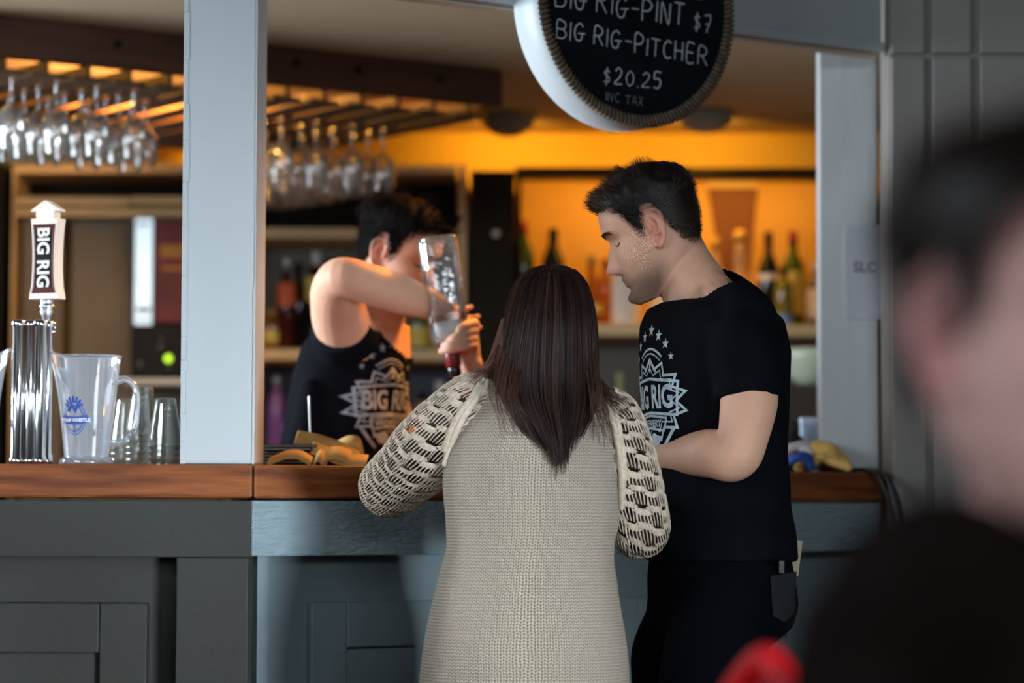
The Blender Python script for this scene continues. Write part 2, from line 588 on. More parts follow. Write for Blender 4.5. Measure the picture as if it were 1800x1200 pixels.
br = thing('bar_cabinet', 'blue-grey panelled bar front under the angled counter', 'bar front', tuple(C0 + UR * .8 + NB * .1))
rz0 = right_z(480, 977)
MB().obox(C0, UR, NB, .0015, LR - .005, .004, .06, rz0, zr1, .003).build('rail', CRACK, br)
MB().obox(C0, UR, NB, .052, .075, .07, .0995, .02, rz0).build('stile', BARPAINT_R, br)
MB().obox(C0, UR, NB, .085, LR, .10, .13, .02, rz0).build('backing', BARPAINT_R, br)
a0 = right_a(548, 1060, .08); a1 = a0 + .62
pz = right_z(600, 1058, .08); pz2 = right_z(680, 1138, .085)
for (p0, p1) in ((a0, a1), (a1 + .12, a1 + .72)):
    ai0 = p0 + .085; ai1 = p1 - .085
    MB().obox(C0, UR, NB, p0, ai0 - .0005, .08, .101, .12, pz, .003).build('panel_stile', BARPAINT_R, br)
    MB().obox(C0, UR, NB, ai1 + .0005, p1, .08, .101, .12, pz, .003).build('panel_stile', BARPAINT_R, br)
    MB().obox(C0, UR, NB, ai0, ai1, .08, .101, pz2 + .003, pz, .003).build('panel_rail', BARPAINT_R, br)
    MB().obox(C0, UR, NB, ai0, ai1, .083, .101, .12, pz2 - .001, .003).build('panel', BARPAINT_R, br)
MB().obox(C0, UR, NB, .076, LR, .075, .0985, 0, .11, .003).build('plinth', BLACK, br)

# half-height wall, added left of the view to shade the lower bar front
struct('shade_wall', MB().box((-1.32, 2.2, 0), (-1.22, 5.2, 1.16), .004), WALLPAINT, 'half-height wall added out of view to shade the lower bar')
# ------------------------------------------------------------------ back bar
YB = 9.3
YF = 8.93
ul = thing('back_shelf', 'cream framed shelf unit on the back wall left of the dark column', 'shelf', (at(400, 600, YF).x, 9.1, 0))


def bx(px0, py0, px1, py1, Y0, Y1, name, m, parent, bev=.003):
    p = at(px0, py1, Y0); q = at(px1, py0, Y0)
    return MB().box((p.x, Y0, p.z), (q.x, Y1, q.z), bev).build(name, m, parent)


bx(9, 290, 27, 1250, YF, YB, 'post', CREAM, ul)
bx(392, 305, 408, 1250, YF, YB, 'post', CREAM, ul)
bx(802, 290, 821, 1250, YF, YB, 'post', CREAM, ul)
bx(27, 290, 802, 304, YF, YB, 'top_rail', CREAM, ul)
bx(27, 346, 228, 361, YF, YF + .04, 'rail', CREAM, ul)
bx(231, 345, 392, 360, YF - .004, YF + .04, 'rail', CREAM, ul)
bx(27, 367, 392, 380, YF, YB, 'shelf_board', CREAM, ul)
bx(408, 401, 802, 418, YF, YB, 'shelf_board', CREAM, ul)
bx(408, 614, 802, 632, YF, YB, 'shelf_board', CREAM, ul)
bx(408, 800, 802, 815, YF, YB, 'shelf_board', CREAM, ul)
bx(27, 304, 392, 346, YB - .1, YB, 'back_board', DARKBROWN, ul, 0)
bx(408, 304, 802, 401, YB - .12, YB, 'back_board', BLACK, ul, 0)
bx(408, 418, 802, 614, YB - .04, YB, 'back_board', GREY_BACK, ul, 0)
bx(408, 632, 802, 1250, YB - .04, YB, 'back_board', mat('navy_board', (.045, .05, .085), .6, var=.2), ul, 0)
bx(29, 381, 112, 1250, YF + .05, YF + .08, 'sliding_door', mat('tan_board', (.19, .15, .10), .6, var=.1, vscale=4), ul)
bx(115, 381, 390, 1250, YF + .08, YF + .11, 'sliding_door', mat('tan_board', (.27, .21, .14)), ul)

dc = thing('column', 'dark brown column between the two back shelf units', 'column', (at(865, 600, 8.9).x, 9.0, 0))
bx(823, 300, 905, 1250, 8.9, YB, 'shaft', DARKBROWN, dc)
kb = MB().lathe([(.001, 0), (.010, .001), (.012, .006), (.008, .012), (.001, .014)], 16)
kb.xf(Matrix.Translation(at(872, 411, 8.9)) @ Matrix.Rotation(PI / 2, 4, 'X')).build('knob', WHITEPL, dc, True)

ur = thing('back_shelf', 'black framed bottle niche with glowing orange back right of the column', 'shelf', (at(1180, 600, YF).x, 9.1, 0))
ORBACK = mat('orange_back_board', (.75, .40, .07), .6, var=.06, vscale=3)
bx(906, 297, 1470, 308, YF, YF + .03, 'top_frame', BLACK, ur)
bx(906, 295, 1470, 298, YF + .031, YB, 'top_board', BLACK, ur, 0)
bx(-140, 290, 7, 1250, YF - .02, YB, 'side_door', BLACK, ul)
bx(906, 308, 916, 1250, YF, YB, 'side_frame', BLACK, ur)
bx(1462, 308, 1475, 1250, YF, YB, 'side_frame', BLACK, ur)
bx(916, 308, 1462, 571, YB - .03, YB, 'back_board', ORBACK, ur, 0)
bx(916, 571, 1462, 589, YF, YB, 'shelf_board', CREAM, ur)
bx(916, 589, 1462, 1250, YB - .06, YB, 'back_board', GREY_BACK, ur, 0)
bx(916, 790, 1462, 804, YF, YB, 'shelf_board', CREAM, ur)
# printed picture of a glass of dark beer on the niche back
def plate(pts, Y0, Y1):
    p = [at(a, b, Y0) for a, b in pts]; n = len(p)
    return MB().add([(q.x, Y0, q.z) for q in p] + [(q.x, Y1, q.z) for q in p],
                    [tuple(range(n)), tuple(reversed(range(n, 2 * n)))] + [(i, n + i, n + (i + 1) % n, (i + 1) % n) for i in range(n)])
pp = thing('wall_picture', 'brown tapered beer glass picture on the orange niche back', 'picture', tuple(at(1300, 570, YB - .04)))
plate([(1244, 330), (1332, 330), (1318, 480), (1268, 480)], YB - .036, YB - .031).build('beer', mat('beer_print', (.22, .07, .015), .6, var=.2, vscale=6), pp)
plate([(1242, 314), (1334, 314), (1332, 330), (1244, 330)], YB - .037, YB - .031).build('foam', mat('foam_print', (.8, .55, .22), .6), pp)

# lights of the back bar: cans washing the wall, strip in the niche, strip behind the rack beam
def can_lamp(px, py, Y, label, power):
    c = at(px, py, Y)
    t = thing('bowl_lamp', label, 'lamp', tuple(c))
    rim = CH - c.z - .012
    prof = [(.001, 0), (.03, .003), (.06, .016), (.08, .038), (.09, .066), (.092, rim - .006), (.089, rim), (.085, rim - .006), (.075, .04), (.03, .012), (.001, .01)]
    MB().lathe(prof, 28, c, False, False).build('bowl', mat('grey_lamp_bowl', (.30, .28, .24), .5), t, True)
    MB().lathe([(.035, CH - c.z - .011), (.035, CH - c.z - .001)], 20, c).build('ceiling_mount', mat('grey_lamp_bowl', (.30, .28, .24)), t, True)
    MB().lathe([(.012, CH - c.z - .03), (.012, CH - c.z - .011)], 12, c).build('bulb', mat('warm_bulb', (1, .7, .3), .4, emit=(1, .5, .1), estr=4), t)
    spot('bowl_lamp_light', (c.x, min(Y + .14, 9.2), CH - .02), (c.x + .02, 9.32, CH - .25), power, WARM, 150, .7, .05)
can_lamp(893, 240, 8.8, 'grey bowl lamp under the ceiling near the end of the glass rack', 13)
can_lamp(395, 246, 9.06, 'grey bowl lamp hidden behind the pillar', 11)
can_lamp(1240, 234, 8.75, 'grey bowl lamp under the ceiling right of the chalk sign', 13)
sl = thing('strip_light', 'warm light strip tucked under the top of the orange niche', 'lamp', tuple(at(1180, 304, YF + .05)))
p0 = at(930, 302, YF + .05); p1 = at(1450, 302, YF + .05)
MB().box((p0.x, YF + .034, p0.z - .003), (p1.x, YF + .05, p0.z + .002), .001).build('diffuser', mat('warm_strip', (1, .7, .3), .4, emit=(1, .5, .1), estr=1.5), sl)
area('niche_light', ((p0.x + p1.x) / 2, YF + .065, p0.z - .004), ((p0.x + p1.x) / 2, YB, p0.z - .35), 1.0, .02, 2.9, WARM)
spot('bar_spot_light', (.28, 6.6, 2.22), (-.28, 6.25, 1.5), 150, (1, .40, .05), 66, 1.0, .12)
area('bar_warm_fill_left', (-1.0, 7.75, 2.24), (-1.0, 8.9, 1.5), .5, .2, 52, (1, .55, .17))  # added warm fill for the left shelves, without a fixture

# ------------------------------------------------------------------ glass rack
def beamY(px): return 7.5 * (8000 - 440) / (8000 - px)
bL = at(-160, 100, beamY(-160)); bR = at(884, 100, beamY(884))
bL.z = bR.z = 0
UB = (bR - bL).normalized(); NBk = V((-UB.y, UB.x, 0)); LB = (bR - bL).length
rack = thing('glass_rack', 'dark wooden hanging glass rack with slats under the ceiling', 'rack', tuple(bL + V((0, 0, CH))))
BZ = CH - .105
MB().obox(bL, UB, NBk, 0, LB, 0, .04, BZ, CH - .002, .004).build('beam', BEAMWOOD, rack)
SLEN = 1.15
MB().obox(bL, UB, NBk, 0, LB, SLEN - .04, SLEN, BZ, CH - .002, .004).build('beam', BEAMWOOD, rack)
MB().obox(bL, UB, NBk, LB - .03, LB, .04, SLEN - .04, BZ, CH - .002, .003).build('end_board', BEAMWOOD, rack)
bolt = MB()
for f in (.12, .32, .5, .62, .73, .88):
    t = MB().lathe([(.001, 0), (.011, 0), (.011, .006), (.001, .007)], 10)
    t.xf(Matrix.Translation(bL + UB * LB * f + V((0, 0, BZ + .06))) @ Matrix((( *UB, 0), (0, 0, 1, 0), (*(-NBk), 0), (0, 0, 0, 1))).transposed())
    t.build('bolt', BLACK, rack)
slat_a = []
hit = lambda px: ((hit_plane(px, 150, bL, NBk)) - bL).dot(UB)
s0 = hit(83); s1 = hit(764); sp = (s1 - s0) / 10
kk = -3
while s0 + kk * sp < LB - .02:
    a = s0 + kk * sp
    if a > .02: slat_a.append(a)
    kk += 1
first = None
for a in slat_a:
    mb = MB().obox((0, 0, 0), UB, NBk, -.006, .006, .002, SLEN - .042, -.029, -.0005)
    mb.obox((0, 0, 0), UB, NBk, -.043, .043, .002, SLEN - .042, -.041, -.0295, .002)
    if first is None:
        first = mb.mesh('slat'); first.materials.append(SLATWOOD)
    o = bpy.data.objects.new('slat', first); COL.objects.link(o)
    o.parent = rack; o.location = UB * a + V((0, 0, BZ - CH))
rs = thing('strip_light', 'orange light strip hidden on the ceiling above the glass rack', 'lamp', tuple(bL + UB * .7 + NBk * .5 + V((0, 0, CH))))
MB().obox(bL, UB, NBk, .1, LB - .1, .50, .54, CH - .018, CH - .001, .002).build('diffuser', MATS['warm_strip'], rs)
lo = bL + UB * (LB / 2) + NBk * .52 + V((0, 0, CH - .022))
rl = area('rack_light', lo, lo - V((0, 0, 1)), LB - .3, .03, 8, WARM)
rl.rotation_euler = (0, 0, math.atan2(UB.y, UB.x))

WG = thin_glass('clear_glass', (.98, .98, .97), 1.0, .03, .06, (.8, .82, .8))
wg = thing('wine_glass', 'x', 'wine glass', (0, 0, -5), local=True)
pr = [(.001, 0), (.032, -.001), (.033, -.004), (.008, -.009), (.0042, -.016), (.0038, -.07), (.006, -.082), (.020, -.092), (.034, -.110), (.0385, -.132), (.038, -.155), (.033, -.185), (.0305, -.198)]
MB().lathe(list(reversed(pr)), 20, cap0=False).build('bowl', WG, wg, True)
MB().lathe([(.0302, -.1985), (.0312, -.1995), (.0312, -.197), (.0302, -.1965)], 20, cap0=False, cap1=False).build('rim', WG, wg, True)
used = False
random.seed(5)


def hang(a, d, label, group):
    global used
    o = wg if not used else dup(wg)
    used = True
    p = bL + UB * a + NBk * d
    o.location = (p.x, p.y, BZ - .0294 + .004)
    sc_ = random.uniform(.94, 1.04); o.scale = (sc_, sc_, random.uniform(.97, 1.02))
    o.location.z = BZ - .0285 + .004 * sc_
    o['label'] = label; o['group'] = group


for i in range(len(slat_a) - 1):
    am = (slat_a[i] + slat_a[i + 1]) / 2
    for d in (.08, .17, .26, .35, .44, .53, .62, .71, .80, .89, .98):
        p = bL + UB * am + NBk * d
        pxx = 900 + p.x / p.y * 5000
        if pxx < 262 and d < .42 and pxx > -30:
            hang(am, d + random.uniform(-.012, .012), 'clear stemmed wine glass hanging upside down from the rack left of the pillar', 'wine glasses hanging left of the pillar')
        elif 440 < pxx < 775 and .3 < d:
            hang(am, d + random.uniform(-.012, .012), 'clear stemmed wine glass hanging upside down from the rack right of the pillar', 'wine glasses hanging right of the pillar')

# ------------------------------------------------------------------ chalk sign
SGY = 5.97
sgc = at(1120, 8, SGY)
SR = .262
SM = Matrix(((UR.x, 0, NR.x, sgc.x), (UR.y, 0, NR.y, sgc.y), (0, 1, 0, sgc.z), (0, 0, 0, 1)))   # local x=along header, y=up, z=towards viewer
sign = thing('chalk_sign', 'round black chalkboard sign with woven rim hanging from the header', 'sign', tuple(sgc))
PALE = mat('pale_blue_drum', (.50, .56, .58), .5, var=.08, vscale=8)
MB().lathe([(SR - .004, -.085), (SR, -.083), (SR, -.006), (SR - .004, 0)], 72, cap1=False).xf(SM).build('drum', PALE, sign, True)
BOARD = mat('chalkboard', (.007, .009, .013), .9, var=.4, vscale=9, spec=.08)
MB().lathe([(SR - .026, -.004), (SR - .026, .002)], 72).xf(SM).build('board', BOARD, sign)
WICK = mat('woven_rim', (.13, .085, .05), .7, var=.5, vscale=60, bump=.6, bscale=200)
ring = MB()
nb_ = 150
for i in range(nb_):           # braided rim, one wrap after another
    a = 2 * PI * i / nb_
    c = V((math.cos(a) * (SR - .013), math.sin(a) * (SR - .013), .004))
    t = V((-math.sin(a), math.cos(a), 0)); r = V((math.cos(a), math.sin(a), 0))
    rg = []
    for s_ in (-1, -.6, 0, .6, 1):
        q = math.sqrt(max(0, 1 - s_ * s_)) * .5 + .5
        rg.append((c + t * s_ * .0052 + r * s_ * .006, r * .0135 * q, V((0, 0, 1)) * .0065 * q))
    ring.loft(rg, 8)
ring.xf(SM).build('woven_rim', WICK, sign, True)
MB().obox(sgc + NB * .05 + V((0, 0, 0)), UR, NR, -.012, .012, -.012, .012, SR - .01, 2.78 - sgc.z - .002, .002).build('hanger', BLACK, sign)

GL = {
 'B': [[(0, 0), (0, 1), (.45, .98), (.6, .78), (.45, .56), (0, .52)], [(.4, .54), (.66, .32), (.5, .04), (0, 0)]],
 'I': [[(.12, 0), (.12, 1)]],
 'G': [[(.62, .82), (.4, 1), (.12, .8), (.04, .4), (.2, .04), (.5, .06), (.58, .42), (.34, .42), (.8, .46)]],
 'R': [[(0, 0), (.04, 1), (.45, .98), (.58, .76), (.42, .54), (.06, .5)], [(.25, .5), (.66, 0)]],
 '-': [[(.08, .5), (.55, .5)]],
 'P': [[(.05, 0), (.05, 1), (.45, 1), (.62, .78), (.45, .52), (.06, .46)]],
 'N': [[(0, 0), (.04, 1), (.5, .02), (.56, 1)]],
 'T': [[(.3, 0), (.32, .98)], [(-.02, 1), (.64, .98)]],
 'C': [[(.56, .86), (.34, 1), (.08, .7), (.08, .28), (.3, .02), (.58, .12)]],
 'H': [[(0, 0), (0, 1)], [(.54, 0), (.54, 1)], [(0, .5), (.54, .5)]],
 'E': [[(.5, 0), (.02, 0), (.02, 1), (.5, 1)], [(.02, .52), (.42, .52)]],
 'A': [[(0, 0), (.3, 1), (.6, 0)], [(.12, .36), (.48, .36)]],
 'X': [[(0, 0), (.56, 1)], [(.52, 0), (.06, 1)]],
 '$': [[(.5, .8), (.28, .9), (.08, .72), (.46, .4), (.4, .16), (.04, .16)], [(.27, 1.12), (.25, -.1)]],
 '7': [[(0, 1), (.5, 1), (.2, 0)], [(.1, .5), (.42, .5)]],
 '2': [[(.04, .78), (.26, 1), (.5, .78), (.36, .42), (0, .02), (.58, .02)]],
 '0': [[(.3, 1), (.06, .7), (.06, .28), (.3, 0), (.55, .28), (.55, .7), (.32, 1)]],
 '5': [[(.55, 1), (.1, 1), (.06, .58), (.38, .6), (.54, .34), (.36, .02), (.02, .06)]],
 '.': [[(.05, .0), (.1, .04)]],
 ' ': [],
}
WID = {'I': .26, '-': .64, '.': .22, ' ': .4, 'G': .8}
CHALK = mat('chalk', (.62, .66, .68), .9, var=.45, vscale=220)
CHALK2 = mat('chalk_faint', (.22, .23, .24), .9, var=.5, vscale=220)


def smooth2(pts, sub=4):
    P, _ = spline([V((p[0], p[1], 0)) for p in pts], [1] * len(pts), sub)
    return [(p.x, p.y) for p in P]


def chalk_line(txt, p0, p1, cap, wd, m, name, seed):
    rnd = random.Random(seed)
    tot = sum(WID.get(c, .74) + .12 for c in txt) - .12
    a = V((p0[0], p0[1])); b = V((p1[0], p1[1]))
    ux = (b - a) / tot
    x = 0; mb = MB(); pr = sign
    pl0 = sgc + NR * .0032
    for c in txt:
        jx, jy, js = rnd.uniform(-.03, .03), rnd.uniform(-.05, .05), rnd.uniform(.92, 1.08)
        for st in GL[c]:
            pts = []
            for gx, gy in smooth2(st, 5):
                p = a + ux * (x + gx + jx) + V((.04 * cap * gy, -1)) * 0
                pts.append((p.x + .06 * cap * (gy - .5), p.y - cap * (gy * js + jy)))
            q = [hit_plane(px_, py_, pl0, NR) for px_, py_ in pts]
            loc = [(((k - sgc).dot(UR)), k.z - sgc.z) for k in q]
            r = stroke2d(loc, wd * rnd.uniform(.9, 1.15))
            mb.add(r.v, r.f)
        x += WID.get(c, .74) + .12
    mb.v = [SM @ (p + V((0, 0, .0030))) for p in mb.v]
    mb.build(name, m, sign)


chalk_line('BIG RIG-PINT', (978, 12), (1205, 46), 38, .0031, CHALK, 'lettering', 1)
chalk_line('$7', (1219, 53), (1254, 60), 30, .0028, CHALK, 'lettering', 2)
chalk_line('BIG RIG-PITCHER', (980, 66), (1246, 117), 31, .0030, CHALK, 'lettering', 3)
chalk_line('$20.25', (1061, 146), (1166, 157), 27, .0028, CHALK, 'lettering', 4)
chalk_line('INC TAX', (1064, 177), (1133, 186), 15, .0019, CHALK2, 'lettering', 5)
chalk_line('-', (1185, -2), (1242, 6), 12, .003, CHALK2, 'lettering', 6)

# paper notice on the jamb
nt = thing('paper_notice', 'pale paper notice stuck on the white jamb right of the bar', 'notice', tuple(at(1517, 560, 6.637)))
p = at(1486, 560, 6.637); q = at(1549, 396, 6.637)
MB().box((p.x, 6.6365, p.z), (q.x, 6.6395, q.z)).build('sheet', mat('notice_paper', (.43, .455, .51), .8, var=.06), nt)
tm = text_mb('SLC', .034, .001)
tm.xf(Matrix.Translation((at(1521, 470, 6.637).x, 6.636, at(1521, 470, 6.637).z)) @ Matrix.Rotation(PI / 2, 4, 'X'))
tm.build('lettering', mat('grey_ink', (.16, .15, .17), .8), nt)

# ------------------------------------------------------------------ tap tower and handle
TY = 5.72
tt = thing('tap_tower', 'tall shiny steel tubes of the beer tap tower beside the tap handle', 'tap tower', tuple(at(52, 815, TY)))
tt.location.z = TOPZ
tz = zpx(50, 562, TY)
for (px_, dy, r) in ((31, 0, .0130), (50, .012, .0125), (70, -.002, .0135), (79, .026, .010)):
    x = at(px_, 700, TY).x
    h = tz - TOPZ
    MB().lathe([(r + .003, .001), (r + .003, .012), (r, .016), (r, h - .016), (r + .0015, h - .014), (r + .0015, h - .002), (r - .001, h), (r - .004, h), (r - .004, h - .02)], 28, (x, TY + dy, TOPZ)).build('tube', CHROME, tt, True)

HY = 5.80
hb = at(83, 590, HY)
th = thing('beer_tap', 'arrow-topped beer tap handle lettered BIG RIG behind the steel tubes', 'beer tap', (hb.x, hb.y, TOPZ))
HM = Matrix.Translation((hb.x - .001, hb.y, 0)) @ Matrix.Rotation(math.radians(-20), 4, 'Z')
k1 = S(HY)
zz = lambda py: zpx(83, py, HY)
# body: waisted slab
rows = []
z0, z1 = zz(526), zz(385)
for i in range(15):
    t = i / 14
    w_ = .0262 + .0052 * (2 * t - 1) ** 2 + (.002 if t < .1 else 0)
    rows.append((z0 + (z1 - z0) * t, w_))


def slab(rows, y0, y1):
    mb = MB(); vs = []; n = len(rows)
    for z, w_ in rows: vs += [(-w_, y0, z), (w_, y0, z), (w_, y1, z), (-w_, y1, z)]
    fs = [(0, 3, 2, 1), (4 * n - 4, 4 * n - 3, 4 * n - 2, 4 * n - 1)]
    for i in range(n - 1):
        for j in range(4):
            fs.append((4 * i + j, 4 * i + (j + 1) % 4, 4 * i + 4 + (j + 1) % 4, 4 * i + 4 + j))
    return mb.add(vs, fs)


hbody = slab(rows, -.016, .016).xf(HM).build('body', IVORY, th)
slab([(z, w_ - .0045) for z, w_ in rows[1:-1]], -.0172, -.015).xf(HM).build('red_face', mat('dark_red_face', (.075, .012, .010), .5, spec=.2), th)
slab([(z, w_ - .0062) for z, w_ in rows[2:-2]], -.0176, -.016).xf(HM).build('inner_border', mat('border_line', (.45, .16, .10), .4), th)
slab([(z, w_ - .0075) for z, w_ in [(r[0] + .0, r[1]) for r in rows[2:-2]]], -.0180, -.016).xf(HM).build('black_face', mat('black_face', (.006, .005, .005), .6, spec=.15), th)
lt = text_mb('BIG RIG', .0375, .0012)
xs = [p.x for p in lt.v]; wdt = max(xs) - min(xs)
kx = (zz(402) - zz(506)) / wdt
cz = (zz(402) + zz(506)) / 2
ys = [p.y for p in lt.v]; cy = (max(ys) + min(ys)) / 2
lt.v = [V(((p.y - cy) * 1.02, -.0186, cz - (p.x - (max(xs) + min(xs)) / 2) * kx)) for p in lt.v]
lt.xf(HM).build('lettering', mat('cream_letters', (.80, .74, .66), .5), th)
# arrow head
za = zz(385)
slab([(za, .0200), (za + .006, .0215), (zz(372), .0205)], -.013, .013).xf(HM).build('arrow_neck', IVORY, th)
ah = MB()
pts = [(-.0335, zz(373)), (.0335, zz(373)), (.0335, zz(369)), (.004, zz(353)), (-.004, zz(353)), (-.0335, zz(369))]
n = len(pts)
ah.add([(x, -.013, z) for x, z in pts] + [(x, .013, z) for x, z in pts], [tuple(range(n)), tuple(reversed(range(n, 2 * n)))] + [(i, n + i, n + (i + 1) % n, (i + 1) % n) for i in range(n)])
bevelled(ah, .0025).xf(HM).build('arrow_head', IVORY, th)
zb = zz(526)
MB().lathe([(.006, zz(600)), (.0065, zz(568)), (.011, zz(556)), (.0145, zz(548)), (.0130, zz(543)), (.0155, zz(540)), (.0150, zz(536)), (.0125, zz(534)), (.0145, zz(530)), (.0145, zb)], 24).xf(HM).build('ferrule', STEEL, th, True)
MB().lathe([(.017, TOPZ + .001), (.017, TOPZ + .02), (.010, TOPZ + .03), (.009, zz(600) + .001), (.006, zz(600) + .003)], 20).xf(HM).build('tap_shaft', CHROME, th, True)
for i in range(3):
    MB().lathe([(.0005, -.0035), (.003, -.002), (.0035, 0), (.003, .002), (.0005, .0035)], 10, (hb.x + .0165, hb.y - .012, zz(568) - .009 * i)).build('bead', CHROME, th, True)

# ------------------------------------------------------------------ pitchers
PLAS = thin_glass('clear_plastic', (.93, .95, .97), 1.0, .05, .16, (.75, .82, .92))
BLUEINK = mat('blue_ink', (.02, .06, .30), .5)
WHITEINK = mat('white_ink', (.75, .78, .82), .6)


def pitcher(loc, rot, label):
    t = thing('beer_pitcher', label, 'pitcher', loc, local=True)
    t.rotation_euler = (0, 0, rot)
    H = .222
    def rad(z): return .043 + (.068 - .043) * (z / H) ** 1.05
    body = MB(); n = 40; zs = [.014, .03, .06, .09, .12, .15, .18, .2, H]
    vs = []; fs = []
    for i, z in enumerate(zs):
        for k_ in range(n):
            a = 2 * PI * k_ / n
            sp_ = max(0, math.cos(a - PI)) ** 10            # spout towards -x
            f = (z / H) ** 5
            r = rad(z) + .012 * sp_ * f
            vs.append((r * math.cos(a), r * math.sin(a), z + (.014 * sp_ - .012 * (1 - abs(math.cos(a))) * 0) * f))
    for i in range(len(zs) - 1):
        for k_ in range(n):
            k2 = (k_ + 1) % n; fs.append((i * n + k_, i * n + k2, (i + 1) * n + k2, (i + 1) * n + k_))
    body.add(vs, fs); body.build('jug', PLAS, t, True)
    rim = MB(); ring = vs[-n:]
    rim.limb([V(p) for p in ring] + [V(ring[0])], [.0016] * (n + 1), 6, 1, round_ends=False).build('rim', PLAS, t, True)
    MB().lathe([(.052, .001), (.055, .004), (.0535, .012), (.046, .018), (.043, .016), (.001, .014)], 40).build('base', PLAS, t, True)
    hx = rad(.17)
    MB().limb([(hx - .004, 0, .172), (hx + .016, 0, .176), (hx + .034, 0, .160), (hx + .040, 0, .120), (hx + .034, 0, .075), (hx + .012, 0, .048), (rad(.05) - .002, 0, .046)],
              [.010, .0085, .0075, .007, .0075, .0085, .010], 12, 6, flat=(1, .75)).build('handle', PLAS, t, True)
    # printed badge: a ribbon with words, a ring above and below
    def wrap(mb, off=.0008):
        mb.v = [V(((rad(p.y) + off) * math.cos(p.x / .058), (rad(p.y) + off) * math.sin(p.x / .058), p.y)) for p in mb.v]; return mb
    for ctr in (-2.05, 2.05):
        cx = ctr * .058; lg = MB()
        band = [(cx - .032 + .0032 * i, .090 + .004 * math.sin(PI * i / 20) * -1 + .004) for i in range(21)]
        lg2 = stroke2d(band, .016); wrap(lg2, .0009).build('badge_band', BLUEINK, t)
        for rr, wv in ((.021, .0022), (.026, .0016)):
            c_ = [(cx + rr * math.cos(2 * PI * i / 36), .094 + rr * 1.25 * math.sin(2 * PI * i / 36)) for i in range(36)]
            r_ = stroke2d(c_, wv, True); lg.add(r_.v, r_.f)
        for i in range(7):                                    # leaves above
            a = PI * (i + .5) / 7
            r_ = stroke2d([(cx + .012 * math.cos(a), .116 + .010 * math.sin(a)), (cx + .021 * math.cos(a), .119 + .020 * math.sin(a))], .005); lg.add(r_.v, r_.f)
        r_ = stroke2d([(cx - .012, .108), (cx - .004, .122), (cx + .004, .110), (cx + .012, .124)], .006); lg.add(r_.v, r_.f)
        r_ = stroke2d([(cx, .066), (cx, .082)], .003); lg.add(r_.v, r_.f)
        wrap(lg).build('badge', BLUEINK, t)
        w_ = text_mb('STEAM WHISTLE', .0098, .0004); w_ = subdiv(w_, .004)
        w_.v = [V((cx + p.x, .0905 + p.y, 0)) for p in w_.v]
        wrap(w_, .0016).build('lettering', WHITEINK, t)
    return t


pit = at(152, 812, 5.78)
pitcher((pit.x, pit.y, TOPZ), 0.12, 'clear plastic beer pitcher with blue badge standing beside stacked cups')
pit2 = at(-52, 812, 5.74)
pitcher((pit2.x, pit2.y, TOPZ), PI + .5, 'clear plastic beer pitcher cut off by the left photo edge')

# stacks of inverted plastic cups
CUPM = thin_glass('cup_plastic', (.93, .95, .92), 1.0, .06, .06, (.7, .75, .7))
cup = None


def cup_stack(px_, Y, count, h, rt, rb, where):
    global cup
    base = at(px_, 815, Y)
    names = ['bottom', 'second from bottom', 'third', 'fourth', 'fifth', 'top']
    for i in range(count):
        t = tag(MB().lathe([(rb + .0022, .0005), (rb + .003, .002), (rb + .0022, .0042), (rb, .0045), (rb - .001, .02), (rt + .0008, h - .012), (rt, h - .002), (rt - .002, h), (rt * .4, h - .001), (.001, h - .001)], 28, cap0=False, cap1=False)
                .build('plastic_cup', CUPM, None, True), 'clear plastic cup turned upside down, %s %s' % (names[i if i < count - 1 else 5], where), 'cup', 'plastic cups in inverted stacks')
        t.location = (base.x, base.y, TOPZ + .0125 * i)


cup_stack(222, 5.93, 4, .105, .021, .033, 'in the short stack behind the pitcher')
cup_stack(250, 5.90, 6, .103, .021, .034, 'in the tall stack by the pitcher')
cup_stack(290, 5.73, 4, .098, .021, .034, 'in the stack beside the pillar')

# ------------------------------------------------------------------ menus, paper strips, spike
MENU = mat('black_cover', (.012, .012, .013), .35)
PAGES = mat('white_pages', (.5, .48, .45), .8)
random.seed(11)
base = at(515, 815, 6.0)
for i in range(7):
    t = thing('menu_folder', 'black menu folder in the pile beside the pillar, %s' % ['lowest', 'second from bottom', 'third from bottom', 'middle one', 'third from top', 'second from top', 'topmost'][i], 'menu', (base.x + random.uniform(-.006, .006), base.y + random.uniform(-.01, .02), TOPZ + .0008 + i * .0067), 'black menus beside the pillar', True)
    t.rotation_euler = (0, random.uniform(-.004, .004), random.uniform(-.12, .12))
    MB().box((-.062, -.10, 0), (.062, .10, .0016), .0006).build('cover', MENU, t)
    MB().box((-.058, -.096, .0018), (.058, .096, .0042)).build('pages', PAGES, t)
    MB().box((-.062, -.10, .0044), (.062, .10, .006), .0006).build('cover', MENU, t)

KRAFT = mat('kraft_paper', (.62, .38, .12), .75, var=.15, vscale=20)


def strip(path, wd, label, Y=5.93, th_=.0012):
    """a band of paper standing or curling, path in photo px and depth offsets"""
    P, _ = spline([at(a, b, Y + d) for a, b, d in path], [1] * len(path), 8)
    T, A, B = frames(P)
    vs = []; n = len(P); side = V((.15, .75, .62)).normalized()
    for i, p_ in enumerate(P):
        nn = T[i].cross(side); nn = nn.normalized() if nn.length > 1e-6 else V((0, 0, 1))
        for s_ in (-1, 1):
            for q_ in (-1, 1):
                vs.append(p_ + side * wd * .5 * s_ + nn * th_ * .5 * q_ * s_)
    fs = []
    for i in range(n - 1):
        for j in range(4):
            fs.append((4 * i + j, 4 * i + (j + 1) % 4, 4 * i + 4 + (j + 1) % 4, 4 * i + 4 + j))
    fs += [(3, 2, 1, 0), (4 * n - 4, 4 * n - 3, 4 * n - 2, 4 * n - 1)]
    tag(MB().add(vs, fs).build('paper_strip', KRAFT, None, True), label, 'paper strip', 'tan paper strips on the bar')


